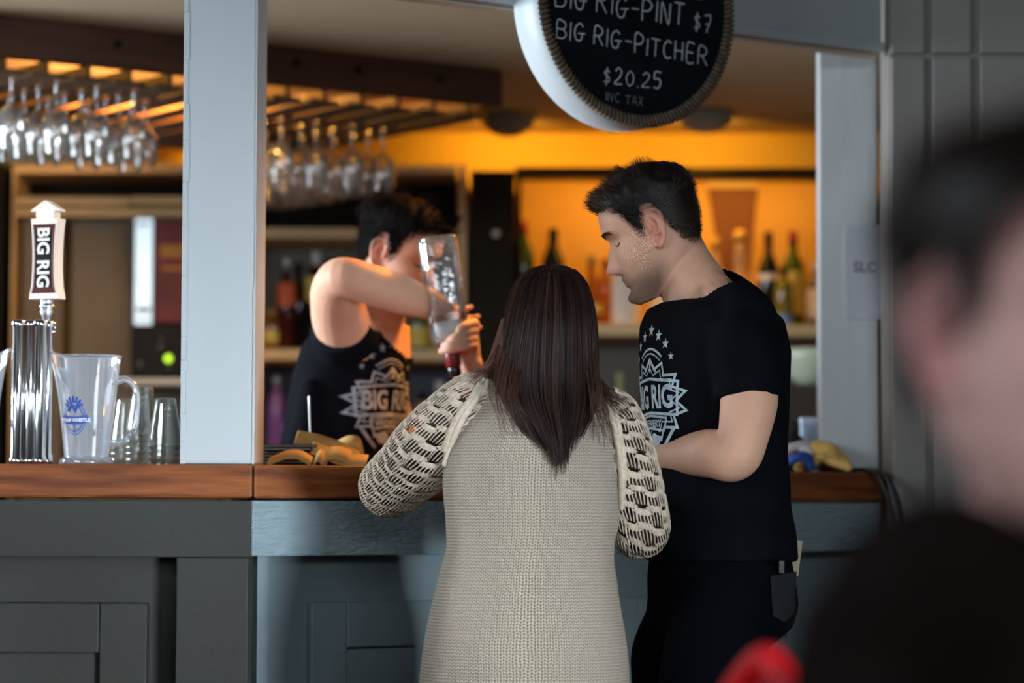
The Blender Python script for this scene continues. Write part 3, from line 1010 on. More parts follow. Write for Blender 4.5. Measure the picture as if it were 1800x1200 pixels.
strip([(520, 768, 0), (560, 776, .02), (600, 790, .02), (630, 806, .0)], .045, 'tan paper strip slanting down from the menu pile')
strip([(560, 812, 0), (585, 790, 0), (610, 778, .01), (628, 782, .01), (634, 800, .0), (636, 812, 0)], .05, 'tan paper strip arched highest beside the sleeve', 5.97)
strip([(548, 786, 0), (575, 796, -.02), (600, 806, -.02), (645, 810, -.02)], .04, 'tan paper strip lying flattest in front of the arch', 5.90)
strip([(575, 813, 0), (572, 800, 0), (590, 796, 0), (612, 802, 0), (616, 813, 0)], .045, 'small tan paper loop under the strips', 5.88)
strip([(556, 813, 0), (554, 806, 0), (562, 800, 0), (568, 806, 0), (566, 813, 0)], .04, 'tightly curled tan paper roll at the menu pile', 5.84)
strip([(470, 813, 0), (500, 800, 0), (525, 799, 0), (548, 811, 0)], .03, 'brown paper strip bulging in front of the black menus', 5.80)

sb = at(547, 815, 6.12)
sk = thing('bill_spike', 'thin steel bill spike standing behind the black menus', 'spike', (sb.x, sb.y, TOPZ))
MB().lathe([(.035, .0008), (.035, .006), (.028, .010), (.004, .013)], 24, (sb.x, sb.y, TOPZ)).build('base', BLACK, sk, True)
tip = at(543, 697, 6.12)
MB().limb([(sb.x, sb.y, TOPZ + .01), (tip.x, sb.y, tip.z)], [.0019, .0016], 8, 4).build('needle', STEEL, sk, True)

# ------------------------------------------------------------------ right end of the counter: cloths and cords
def cloth(name, path, wd, m, label, Y, amp=.006, seed=0, thick=.01):
    rnd = random.Random(seed)
    mb = MB()
    for i in range(5):
        P = [at(a + rnd.uniform(-4, 4), b + rnd.uniform(-3, 3), Y + d + rnd.uniform(-.02, .02) + (i - 2) * wd * .25) for a, b, d in path]
        for p_ in P: p_.z = max(p_.z, TOPZ + .011)
        mb.limb(P, [thick * rnd.uniform(.8, 1.2) for _ in P], 8, 5, flat=(1, .9))
    me = remeshed(mb, .004, 2)
    for v_ in me.vertices: v_.co.z = max(v_.co.z, TOPZ + .001)
    return tag(link(name, me, m, None, True), label, 'cloth')


YEL = mat('yellow_cloth', (.80, .52, .15), .9, var=.3, vscale=30, bump=.4, bscale=120)
cloth('bar_towel', [(1412, 818, 0), (1425, 795, 0), (1450, 788, 0), (1470, 805, 0), (1484, 818, 0)], .12, YEL, 'crumpled yellow bar towel at the right end of the bar', 6.60, seed=1, thick=.019)
cloth('bar_towel', [(1425, 815, 0), (1445, 805, 0), (1465, 815, 0), (1490, 820, 0)], .08, YEL, 'smaller yellow towel fold in front of the crumpled towel', 6.50, seed=2, thick=.010)
cloth('blue_towel', [(1382, 815, 0), (1395, 805, 0), (1415, 803, 0), (1428, 816, 0)], .06, mat('blue_cloth', (.03, .09, .42), .9, var=.3, vscale=25), 'blue towel on the bar behind the standing man', 6.44, seed=3, thick=.010)
cloth('white_towel', [(1378, 800, 0), (1395, 788, 0), (1415, 785, 0), (1422, 795, 0)], .06, mat('white_cloth', (.66, .60, .66), .9, var=.15, vscale=25), 'white towel heaped on the blue towel at the bar end', 6.56, seed=4, thick=.014)
CORD = mat('black_rubber', (.008, .008, .009), .5)
for i, pts in enumerate(([(1492, 822, 0), (1525, 823, -.02), (1552, 832, -.09), (1572, 862, -.13), (1584, 905, -.15), (1588, 960, -.15), (1590, 1200, -.14)],
                         [(1490, 824, .03), (1520, 826, -.02), (1545, 838, -.11), (1562, 880, -.14), (1574, 930, -.15), (1578, 1010, -.15), (1580, 1240, -.14)],
                         [(1495, 821, .05), (1530, 824, -.0), (1556, 836, -.11), (1576, 880, -.15), (1590, 940, -.16), (1600, 1050, -.16), (1604, 1250, -.14)])):
    P = [at(a, b, 6.52 + d) for a, b, d in pts]
    for p_ in P[:2]: p_.z = TOPZ + .006
    tag(MB().limb(P, [.0052] * len(P), 8, 6).build('power_cord', CORD, None, True), ['thickest black cord arching over the right bar end', 'inner black cord hanging nearest the bar end', 'outer black cord hanging farthest from the bar'][i], 'cord', 'black cords at the bar end')

# ------------------------------------------------------------------ bottles
def bottle(loc, h, r, glass, label, cap=None, lab=None, lz=(.12, .45), style='wine', capcol=None, group=None, name='bottle', neck=.3):
    t = thing(name, label, 'bottle', loc, group, True)
    nr = r * (.36 if style != 'spirit' else .38)
    sh = {'wine': .62, 'spirit': .68, 'round': .55}[style]
    prof = [(r * .85, .0005), (r, .006), (r, h * sh * .9), (r * .97, h * sh), (r * .75, h * (sh + .07)), (nr * 1.15, h * (sh + .15)), (nr, h * (sh + .2)), (nr, h * .93)]
    if style == 'round':
        prof = [(r * .6, .0005), (r * .9, h * .06), (r, h * .2), (r * .95, h * .36), (r * .6, h * .5), (nr * 1.1, h * .6), (nr, h * .7), (nr, h * .93)]
    MB().lathe(prof, 24).build('glass', glass, t, True)
    MB().lathe([(nr * 1.12, h * .86), (nr * 1.15, h * .99), (nr * .9, h), ], 18).build('cap', cap or BLACKPL, t, True)
    if lab:
        MB().lathe([(r + .0007, h * lz[0]), (r + .0007, h * lz[1])], 24, cap0=False, cap1=False).build('label', lab, t, True)
    return t


def gl(name, c, tr=.75):
    return mat(name, c, .08, trans=tr, spec=.6)


GGREEN = gl('green_glass', (.10, .22, .03)); GDARK = gl('dark_glass', (.012, .012, .010), .2); GCLEAR = gl('pale_glass', (.9, .85, .75), .85)
GAMBER = gl('amber_glass', (.55, .22, .03), .7); GOLIVE = gl('olive_glass', (.30, .28, .06), .6); GRED = gl('red_glass', (.10, .01, .01), .3)
LY = mat('yellow_label', (.80, .62, .12), .6); LW = mat('white_label', (.82, .76, .68), .6); LO = mat('orange_label', (.75, .13, .04), .6); LB2 = mat('blue_label', (.12, .30, .62), .6)
GOLDCAP = mat('gold_cap', (.65, .42, .10), .35, .6); REDCAP = mat('red_cap', (.28, .03, .02), .4); GREYCAP = mat('silver_cap', (.6, .6, .62), .3, .7)
BY = 9.1


def shelf_bottle(px_, ytop, ybase, r, *a, **k_):
    Y = k_.pop('Y', BY)
    base_ = at(px_, ybase, Y); h = zpx(px_, ytop, Y) - base_.z
    base_.z += k_.pop('dz', 0)
    return bottle(tuple(base_), h, r, *a, **k_)


zs1 = zpx(1180, 571, YF)      # orange niche shelf top


def nb(px_, ytop, r, *a, **k_):
    Y = k_.pop('Y', BY)
    p_ = at(px_, 570, Y)
    return bottle((p_.x, Y, zs1 + .0008), zpx(px_, ytop, Y) - zs1, r, *a, **k_)


nb(919, 388, .036, GGREEN, 'green bottle with yellow label at the left end of the orange niche', REDCAP, LY, (.1, .42), 'spirit')
nb(972, 402, .036, GDARK, 'dark bottle with black top rising behind the woman\'s head', BLACKPL, LY, (.2, .5), 'spirit')
nb(1040, 445, .037, GAMBER, 'amber bottle behind the woman, left of the white-labelled bottle', GOLDCAP, LY, (.18, .3), 'round', Y=9.05)
nb(1064, 455, .030, GAMBER, 'short amber bottle with red cap in front of the man\'s mouth', REDCAP, None, (.18, .3), 'spirit', Y=9.16)
nb(1100, 440, .045, GCLEAR, 'square-shouldered bottle with a large white label near the man\'s chin', BLACKPL, LW, (.03, .66), 'spirit', Y=9.0)
nb(1160, 430, .036, GDARK, 'dark bottle hidden behind the man\'s neck', BLACKPL, LW, (.1, .4), 'wine')
nb(1212, 420, .036, GGREEN, 'green bottle hidden behind the man\'s collar', BLACKPL, LY, (.1, .4), 'wine')
nb(1257, 418, .034, GCLEAR, 'pale bottle just right of the man\'s neck', GOLDCAP, LW, (.1, .4), 'wine', Y=9.16)
nb(1300, 405, .048, GCLEAR, 'wide clear bottle with tall neck right of the man\'s neck', GOLDCAP, LW, (.3, .42), 'round')
nb(1351, 408, .034, GDARK, 'black bottle with white neck spot right of the clear bottle', BLACKPL, LW, (.50, .56), 'wine')
nb(1394, 406, .037, GGREEN, 'green wine bottle with tall yellow label near the jamb', REDCAP, LY, (.14, .58), 'wine')
nb(1436, 462, .033, GCLEAR, 'small clear bottle half hidden by the jamb', GREYCAP, LW, (.15, .6), 'spirit')
nb(1378, 470, .030, GOLIVE, 'olive bottle with blue base label behind the man\'s shoulder', BLACKPL, LB2, (.02, .2), 'spirit', Y=9.02)

zs2 = zpx(600, 614, YF)


def lb(px_, ytop, r, *a, **k_):
    Y = k_.pop('Y', 9.08)
    p_ = at(px_, 600, Y)
    return bottle((p_.x, Y, zs2 + .0008), zpx(px_, ytop, Y) - zs2, r, *a, **k_)


lb(503, 452, .030, GRED, 'dark red bottle with orange neck label beside the pillar', GREYCAP, LO, (.48, .72), 'wine')
lb(524, 462, .032, GDARK, 'black bottle right of the orange-labelled bottle', BLACKPL, None, (.1, .3), 'wine', Y=9.15)
lb(555, 442, .034, GDARK, 'dark bottle with gold label and white cap near the elbow', WHITEPL, LY, (.50, .74), 'spirit')
lb(578, 455, .034, GOLIVE, 'olive bottle half hidden behind the raised elbow', BLACKPL, LY, (.4, .7), 'spirit', Y=9.16)
lb(478, 545, .028, GAMBER, 'short amber bottle tucked against the pillar', GOLDCAP, LY, (.2, .5), 'spirit')
lb(702, 540, .034, GOLIVE, 'olive jar-like bottle under the pouring arm', BLACKPL, None, (.2, .5), 'round')
lb(735, 535, .036, GOLIVE, 'wide olive bottle behind the pouring bottle', GOLDCAP, LY, (.1, .5), 'spirit')
lb(768, 530, .034, GCLEAR, 'pale bottle on the shelf behind the pouring hand', GREYCAP, LY, (.1, .5), 'spirit', Y=9.15)
zs3 = zpx(600, 800, YF)


def kb_(px_, ytop, r, *a, **k_):
    Y = 9.08; p_ = at(px_, 780, Y)
    return bottle((p_.x, Y, zs3 + .0008), zpx(px_, ytop, Y) - zs3, r, *a, **k_)


kb_(486, 660, .030, mat('violet_glass', (.22, .10, .38), .2), 'violet bottle low beside the pillar', GREYCAP, None, (.1, .4), 'spirit')
kb_(515, 690, .034, GDARK, 'black bottle low beside the violet bottle', BLACKPL, LB2, (.3, .5), 'spirit')
kb_(742, 690, .034, mat('pink_glass', (.45, .20, .16), .3), 'pinkish bottle low behind the bartender\'s chest', BLACKPL, LO, (.3, .6), 'spirit')
kb_(772, 670, .032, GCLEAR, 'clear bottle low behind the woman\'s lacy shoulder', WHITEPL, LW, (.5, .75), 'spirit')
zs4 = zpx(1180, 790, YF)
p_ = at(1089, 780, 9.08)
bottle((p_.x, 9.08, zs4 + .0008), zpx(1089, 655, 9.08) - zs4, .028, mat('cream_bottle', (.62, .55, .28), .35), 'slim cream bottle standing low between the woman and the man', mat('cream_bottle', (.62, .55, .28)), None, style='wine')

# things behind the bar right of the man
t = thing('serving_bowl', 'pale green bowl with red food inside by the jamb', 'bowl', tuple(at(1432, 678, 8.2)), local=False)
c = at(1432, 678, 8.2)
MB().lathe([(.03, 0), (.05, .004), (.075, .03), (.098, .075), (.104, .105), (.100, .106), (.092, .075), (.068, .034), (.02, .01)], 36, c).build('bowl', mat('pale_green_ceramic', (.55, .60, .45), .35), t, True)
fd = MB().lathe([(.001, .118), (.04, .114), (.075, .098), (.088, .08), (.05, .04)], 24, c); fd.build('food', mat('red_food', (.30, .02, .02), .5, var=.4, vscale=40, bump=.5), t, True)
zc = c.z
t = thing('cooler_box', 'dark brown cabinet box under the pale bowl by the jamb', 'cabinet', tuple(at(1420, 690, 8.1)))
xa, xb = at(1340, 700, 8.1).x, at(1500, 700, 8.1).x
MB().box((xa, 8.08, 0), (xb, 8.4, zc - .001), .006).build('carcass', mat('dark_brown_box', (.05, .035, .025), .5), t)
MB().box((xa + .01, 8.064, .1), (xb - .01, 8.079, zc - .03), .004).build('door', mat('dark_brown_box', (.05, .035, .025)), t)
MB().limb([(xa + .03, 8.05, zc - .25), (xa + .03, 8.05, zc - .1)], [.005, .005], 8, 2).build('handle', STEEL, t, True)
t = thing('paper_box', 'pale blue paper carton on the bar by the jamb', 'box', tuple(at(1424, 790, 6.95)))
pa, pb = at(1409, 815, 6.86), at(1437, 735, 6.86)
MB().box((pa.x, 6.86, TOPZ + .001), (pb.x, 6.9, pb.z), .003).build('carton', mat('pale_blue_card', (.42, .56, .75), .7, var=.1), t)
MB().box((pa.x - .001, 6.859, pb.z - .012), (pb.x + .001, 6.901, pb.z + .002), .002).build('flap', mat('pale_blue_card2', (.55, .66, .8), .7), t)
t = thing('black_bottle', 'squat black squeeze bottle between man and pale blue carton', 'bottle', tuple(at(1396, 815, 6.78)))
c = at(1396, 815, 6.80); c.z = TOPZ
MB().lathe([(.02, .001), (.026, .006), (.026, .07), (.020, .088), (.010, .095), (.008, .112), (.004, .125)], 20, c).build('body', BLACKPL, t, True)
MB().lathe([(.0265, .02), (.0265, .06)], 20, c, False, False).build('label', mat('grey_label', (.25, .27, .28), .6), t, True)

# ------------------------------------------------------------------ behind the bar, left: poster, bright panel, black machine
bp = thing('glow_pane', 'tall narrow bluish-white pane left of the pillar, glowing in place of window light', 'pane', tuple(at(252, 570, 8.85)))
a, b = at(236, 571, 8.85), at(269, 384, 8.85)
MB().box((a.x - .006, 8.85, a.z - .006), (b.x + .004, 8.93, b.z + .006), .002).build('frame', BLACKPL, bp)
MB().box((a.x, 8.846, a.z), (b.x, 8.852, b.z), .001).build('glow_face', mat('window_glow', (.7, .85, 1), .4, emit=(.62, .85, 1.0), estr=.85, var=.3, vscale=9), bp)  # emission stands in for window light, the pane itself is no lamp
for i, (y0, y1) in enumerate(((392, 396), (540, 548), (560, 563))):
    q0, q1 = at(240, y1, 8.84), at(264, y0, 8.84)
    MB().box((q0.x, 8.8445, q0.z), (q1.x, 8.8462, q1.z)).build('dark_bar', mat('slate_blue', (.12, .2, .26), .5), bp)
po = thing('poster', 'dark red poster with yellow lettering half hidden by the pillar', 'poster', tuple(at(320, 560, 8.85)))
a, b = at(271, 565, 8.85), at(372, 384, 8.85)
MB().box((a.x, 8.855, a.z), (b.x, 8.86, b.z)).build('sheet', mat('maroon_print', (.16, .015, .03), .6, var=.5, vscale=12), po)
for (y0, y1, x0, x1) in ((430, 452, 281, 340), (468, 474, 285, 350)):
    q0, q1 = at(x0, y1, 8.85), at(x1, y0, 8.85)
    MB().box((q0.x, 8.8535, q0.z), (q1.x, 8.8552, q1.z)).build('yellow_print', mat('yellow_print', (.45, .22, .02), .6, var=.4, vscale=40), po)
a, b = at(232, 665, 8.75), at(390, 572, 8.75)
am = thing('amplifier', 'black machine with a green power light beside the pillar', 'machine', (a.x, 8.8, a.z))
MB().box((a.x, 8.72, a.z), (b.x, 8.915, b.z), .006).build('case', BLACKPL, am)
g = at(296, 630, 8.72)
MB().lathe([(.001, 0), (.012, 0), (.012, .004), (.001, .005)], 16).xf(Matrix.Translation(g) @ Matrix.Rotation(PI / 2, 4, 'X')).build('power_light', mat('green_led', (.5, 1, .05), .4, emit=(.55, 1.0, .02), estr=1.2), am)
for (x_, y_, r_) in ((282, 610, .009), (284, 595, .006), (246, 640, .010), (297, 645, .006)):
    g = at(x_, y_, 8.72)
    MB().lathe([(.001, 0), (r_, 0), (r_ * .9, .012), (.001, .013)], 14).xf(Matrix.Translation(g) @ Matrix.Rotation(PI / 2, 4, 'X')).build('dial', mat('dial_grey', (.12, .12, .12), .4), am, True)
sw = at(232, 668, 8.72); sb_ = at(390, 668, 8.72)
tag(MB().box((sw.x - .02, 8.70, a.z - .022), (sb_.x + .02, 8.92, a.z - .0005), .004).build('machine_shelf', mat('pale_shelf', (.5, .55, .55), .5)), 'narrow pale shelf under the black machine', 'shelf')
q0 = at(60, 346, 9.05)

# ------------------------------------------------------------------ people: shared builders
HZ = [-.122, -.112, -.100, -.085, -.070, -.055, -.035, -.010, .010, .030, .050, .070, .090, .105, .115, .119]
HF = [.083, .093, .0955, .089, .0905, .0900, .0885, .0870, .0850, .0925, .0925, .0860, .070, .046, .018, .001]
HB = [.045, .010, -.015, -.035, -.055, -.068, -.080, -.090, -.095, -.099, -.100, -.096, -.083, -.060, -.028, -.001]
HW = [.020, .033, .043, .051, .057, .061, .066, .0695, .071, .0735, .0755, .074, .066, .050, .025, .001]


def interp(xs, ys, x):
    if x <= xs[0]: return ys[0]
    if x >= xs[-1]: return ys[-1]
    for i in range(len(xs) - 1):
        if x <= xs[i + 1]:
            t = (x - xs[i]) / (xs[i + 1] - xs[i])
            # catmull
            y0 = ys[max(i - 1, 0)]; y1 = ys[i]; y2 = ys[i + 1]; y3 = ys[min(i + 2, len(ys) - 1)]
            return .5 * (2 * y1 + (y2 - y0) * t + (2 * y0 - 5 * y1 + 4 * y2 - y3) * t * t + (3 * y1 - y0 - 3 * y2 + y3) * t ** 3)


def gau(x, c, w): return math.exp(-((x - c) / w) ** 2)


def head_pt(z, ph, face=1.0, nose=1.0):
    f = interp(HZ, HF, z); b = interp(HZ, HB, z); w_ = interp(HZ, HW, z)
    c = (f + b) / 2; a = (f - b) / 2
    c = c * .6 + 0 * .4 if a > .05 else c
    cp_, sp_ = math.cos(ph), math.sin(ph)
    e = .86
    cx = math.copysign(abs(cp_) ** e, cp_); sx = math.copysign(abs(sp_) ** e, sp_)
    aa = (f - c) if cp_ > 0 else (c - b)
    x = c + aa * cx; y = w_ * sx
    if cp_ > 0 and face:
        # nose
        if -.056 < z < .03:
            h = interp([-.058, -.050, -.043, -.036, -.02, 0, .014, .03], [.0, .014, .027, .0275, .019, .009, .003, 0], z)
            ww = interp([-.056, -.045, -.036, -.01, .03], [.015, .016, .013, .0095, .010], z)
            x += nose * h * gau(y, 0, ww)
        # lips, chin, brow, sockets, cheeks
        x += .0065 * gau(z, -.066, .0055) * gau(y, 0, .019) + .0060 * gau(z, -.078, .0055) * gau(y, 0, .016) - .0045 * gau(z, -.0720, .0022) * gau(y, 0, .022)
        x -= .005 * gau(z, -.088, .007) * gau(y, 0, .02)
        x += .005 * gau(z, -.106, .012) * gau(y, 0, .016)
        x += .0055 * gau(z, .026, .008) * gau(abs(y), .028, .020)
        x -= .0125 * gau(z, .004, .0115) * gau(abs(y), .031, .0145)
        x += .0060 * gau(z, .003, .0065) * gau(abs(y), .031, .010)
        x += .004 * gau(z, -.022, .016) * gau(abs(y), .043, .016)
        x -= .004 * gau(z, -.055, .016) * gau(abs(y), .045, .012)
    return V((x, y, z))


def head_mb(nose=1.0, ears=True):
    mb = MB(); n = 72
    zs = []
    z = HZ[0]
    while z < HZ[-1]:
        zs.append(z); z += .0032
    zs.append(HZ[-1])
    vs = []; fs = []
    for z in zs:
        for k_ in range(n): vs.append(head_pt(z, 2 * PI * k_ / n, 1, nose))
    for i in range(len(zs) - 1):
        for k_ in range(n):
            k2 = (k_ + 1) % n; fs.append((i * n + k_, i * n + k2, (i + 1) * n + k2, (i + 1) * n + k_))
    fs.append(tuple(reversed(range(n)))); fs.append(tuple(range((len(zs) - 1) * n, len(zs) * n)))
    mb.add(vs, fs)
    if ears:
        for sd in (-1, 1):
            out = [(.010, -.034), (.002, -.038), (-.008, -.030), (-.016, -.014), (-.021, .006), (-.020, .022), (-.011, .032), (.002, .033), (.010, .024), (.011, .010)]
            base_y = .0695 * sd
            def E(x, z, o):          # ear plane leans out towards the back
                return V((x - .004, base_y + sd * (o + max(0, -x) * .55), z))
            mb.limb([E(x, z, .003) for x, z in out], [.004, .0055, .0045, .0042, .0045, .0047, .0047, .0044, .004, .003], 8, 4)
            mb.limb([E(-.004, .020, .003), E(-.011, .008, .004), E(-.008, -.008, .004), E(.000, -.016, .003)], [.003, .0036, .0036, .003], 8, 4)
            ring_ = [E(x * .97, z * .97, -.0005) for x, z in out]
            cc = E(-.004, 0, -.005)
            nn = len(ring_)
            mb.add(ring_ + [cc, cc + V((0, -sd * .012, 0))], [(i, (i + 1) % nn, nn) for i in range(nn)] + [((i + 1) % nn, i, nn + 1) for i in range(nn)])
            mb.limb([E(.008, -.004, .003), E(.008, .004, .003)], [.0045, .004], 8, 2)
    return mb


def head_matrix(org, fwd, up=(0, 0, 1), scale=1.0):
    f = V(fwd).normalized(); u = V(up); l = u.cross(f).normalized(); u = f.cross(l)
    return Matrix(((f.x * scale, l.x * scale, u.x * scale, org[0]), (f.y * scale, l.y * scale, u.y * scale, org[1]), (f.z * scale, l.z * scale, u.z * scale, org[2]), (0, 0, 0, 1)))


def hand_mb(mb, W, d, pn, side, curls, thumb=(.5, .5, .4), spread=.05, k_=1.0, thumb_dir=None):
    d = V(d).normalized(); pn = V(pn); pn = (pn - d * pn.dot(d)).normalized()
    s_ = d.cross(pn) * side
    W = V(W)
    rg = []
    for t, hw, th_ in ((-.02, .026, .020), (.0, .028, .019), (.03, .036, .0175), (.06, .0405, .015), (.088, .040, .0115), (.098, .036, .007)):
        rg.append((W + d * t * k_, s_ * hw * k_, pn * th_ * k_))
    mb.loft(rg, 20)
    base = [(.030, .090, (.043, .026, .022), .0092), (.0105, .095, (.047, .030, .023), .0095), (-.0105, .091, (.043, .028, .022), .0090), (-.0295, .082, (.034, .021, .019), .0080)]
    for i, (off, fw, ln, r) in enumerate(base):
        p = W + (d * fw + s_ * off) * k_
        cv = curls[i] if isinstance(curls[0], (tuple, list)) else curls
        ang = 0; pts = [p - d * .02 * k_, p]
        sd = s_ * (spread * (1.5 - i))
        for j in range(3):
            ang += cv[j]
            dr = (d * math.cos(ang) + pn * math.sin(ang) + sd * (1 if j == 0 else .5)).normalized()
            p = p + dr * ln[j] * k_
            pts.append(p)
        mb.limb(pts, [r * k_, r * k_ * 1.05, r * k_, r * .93 * k_, r * .8 * k_], 10, 4)
    tb = W + (d * .028 + s_ * .022 + pn * .006) * k_
    td = V(thumb_dir).normalized() if thumb_dir is not None else (d * .62 + s_ * .62 + pn * .42).normalized()
    ax = td.cross(pn).normalized()
    pts = [W + d * .012 * k_ + s_ * .010 * k_, tb]; p = tb
    inward = (pn * .6 - s_ * .5 + d * .3).normalized()
    for j, ln in enumerate((.040, .032, .026)):
        td = (td + inward * thumb[j] * .6).normalized()
        p = p + td * ln * k_; pts.append(p)
    mb.limb(pts, [.016 * k_, .0155 * k_, .0115 * k_, .0105 * k_, .0085 * k_], 10, 4)


def skin_mat(name, base, red, stub):
    m = bpy.data.materials.new(name); N, L = nodes_of(m)
    b = N['Principled BSDF']; b.inputs['Roughness'].default_value = .6; b.inputs['Specular IOR Level'].default_value = .35
    b.inputs['Subsurface Weight'].default_value = .12
    b.inputs['Subsurface Radius'].default_value = (.010, .004, .002)
    b.inputs['Subsurface Scale'].default_value = .5
    at_ = N.new('ShaderNodeAttribute'); at_.attribute_name = 'pig'
    sx = N.new('ShaderNodeSeparateColor'); L.new(at_.outputs['Color'], sx.inputs[0])
    tc = N.new('ShaderNodeTexCoord'); n = N.new('ShaderNodeTexNoise'); n.inputs['Scale'].default_value = 35; n.inputs['Detail'].default_value = 5
    L.new(tc.outputs['Object'], n.inputs['Vector'])
    m0 = N.new('ShaderNodeMix'); m0.data_type = 'RGBA'; m0.inputs[6].default_value = (*base, 1); m0.inputs[7].default_value = (*[x * .84 for x in base], 1)
    L.new(n.outputs[0], m0.inputs[0])
    m1 = N.new('ShaderNodeMix'); m1.data_type = 'RGBA'; m1.inputs[7].default_value = (*red, 1)
    L.new(sx.outputs[0], m1.inputs[0]); L.new(m0.outputs[2], m1.inputs[6])
    m2 = N.new('ShaderNodeMix'); m2.data_type = 'RGBA'; m2.inputs[7].default_value = (*stub, 1)
    L.new(sx.outputs[1], m2.inputs[0]); L.new(m1.outputs[2], m2.inputs[6])
    L.new(m2.outputs[2], b.inputs['Base Color'])
    n3 = N.new('ShaderNodeTexNoise'); n3.inputs['Scale'].default_value = 300
    L.new(tc.outputs['Object'], n3.inputs['Vector'])
    bp_ = N.new('ShaderNodeBump'); bp_.inputs['Strength'].default_value = .12; bp_.inputs['Distance'].default_value = .001
    L.new(n3.outputs[0], bp_.inputs['Height']); L.new(bp_.outputs[0], b.inputs['Normal'])
    return m


SKIN = skin_mat('skin', (.68, .37, .25), (.55, .15, .11), (.16, .09, .06))


def hairline(x):
    return interp([-.105, -.08, -.06, -.040, -.028, -.016, 0, .012, .018, .030, .045, .06, .080, .10], [-.062, -.060, -.052, -.030, -.004, .028, .036, .012, -.006, .004, .040, .058, .070, .072], x)


def paint_pigment(me, HM_, stubble=.5, extra=None):
    inv = HM_.inverted()
    ca = me.color_attributes.new('pig', 'FLOAT_COLOR', 'POINT')
    for i, v_ in enumerate(me.vertices):
        p = inv @ v_.co
        r = g = 0.
        if p.length < .2:
            if p.x > .06:
                r = max(.75 * gau(p.z, -.072, .010) * gau(p.y, 0, .020), .3 * gau(p.z, -.04, .015) * gau(p.y, 0, .02))
            if abs(p.y) > .068 and -.03 < p.x < .015 and abs(p.z) < .05: r = max(r, .45)
            jaw = gau(p.z, -.098, .040) * (1 if p.x > -.02 else 0) * min(1, max(0, (abs(p.y) + p.x - .045) / .03))
            if p.z < -.035: g = stubble * min(1, jaw + .6 * gau(p.z, -.058, .007) * gau(p.y, 0, .028) * (1 if p.x > .05 else 0))
            hl = hairline(p.x)
            if p.z > hl - .012 and (p.x < .09): g = max(g, .8 * min(1, (p.z - hl + .012) / .02))
        if extra:
            r2, g2 = extra(v_.co); r = max(r, r2); g = max(g, g2)
        ca.data[i].color = (r, g, 0, 1)


def hair_mat(name, c1, c2, rough=.55, spec=.12):
    m = bpy.data.materials.new(name); N, L = nodes_of(m)
    b = N['Principled BSDF']; b.inputs['Roughness'].default_value = rough; b.inputs['Specular IOR Level'].default_value = spec
    at_ = N.new('ShaderNodeAttribute'); at_.attribute_name = 'strand'
    mx = N.new('ShaderNodeMix'); mx.data_type = 'RGBA'; mx.inputs[6].default_value = (*c1, 1); mx.inputs[7].default_value = (*c2, 1)
    L.new(at_.outputs['Fac'], mx.inputs[0]); L.new(mx.outputs[2], b.inputs['Base Color'])
    return m


class Strands:
    def __init__(s): s.v = []; s.f = []; s.c = []

    def add(s, P, w0, w1, side=None, val=None):
        val = random.random() if val is None else val
        o = len(s.v); n = len(P)
        for i, p in enumerate(P):
            t = (P[min(i + 1, n - 1)] - P[max(i - 1, 0)])
            sd = side if side is not None else t.orthogonal()
            sd = t.cross(sd)
            sd = sd.normalized() if sd.length > 1e-9 else V((1, 0, 0))
            w_ = (w0 + (w1 - w0) * i / (n - 1)) * .5
            s.v += [p - sd * w_, p + sd * w_]; s.c += [val, val]
        s.f += [(o + 2 * i, o + 2 * i + 1, o + 2 * i + 3, o + 2 * i + 2) for i in range(n - 1)]

    def build(s, name, m, parent):
        me = bpy.data.meshes.new(name); me.from_pydata([tuple(p) for p in s.v], [], s.f)
        ca = me.color_attributes.new('strand', 'FLOAT_COLOR', 'POINT')
        for i, c in enumerate(s.c): ca.data[i].color = (c, c, c, 1)
        o = link(name, me, m, parent, True)
        return o


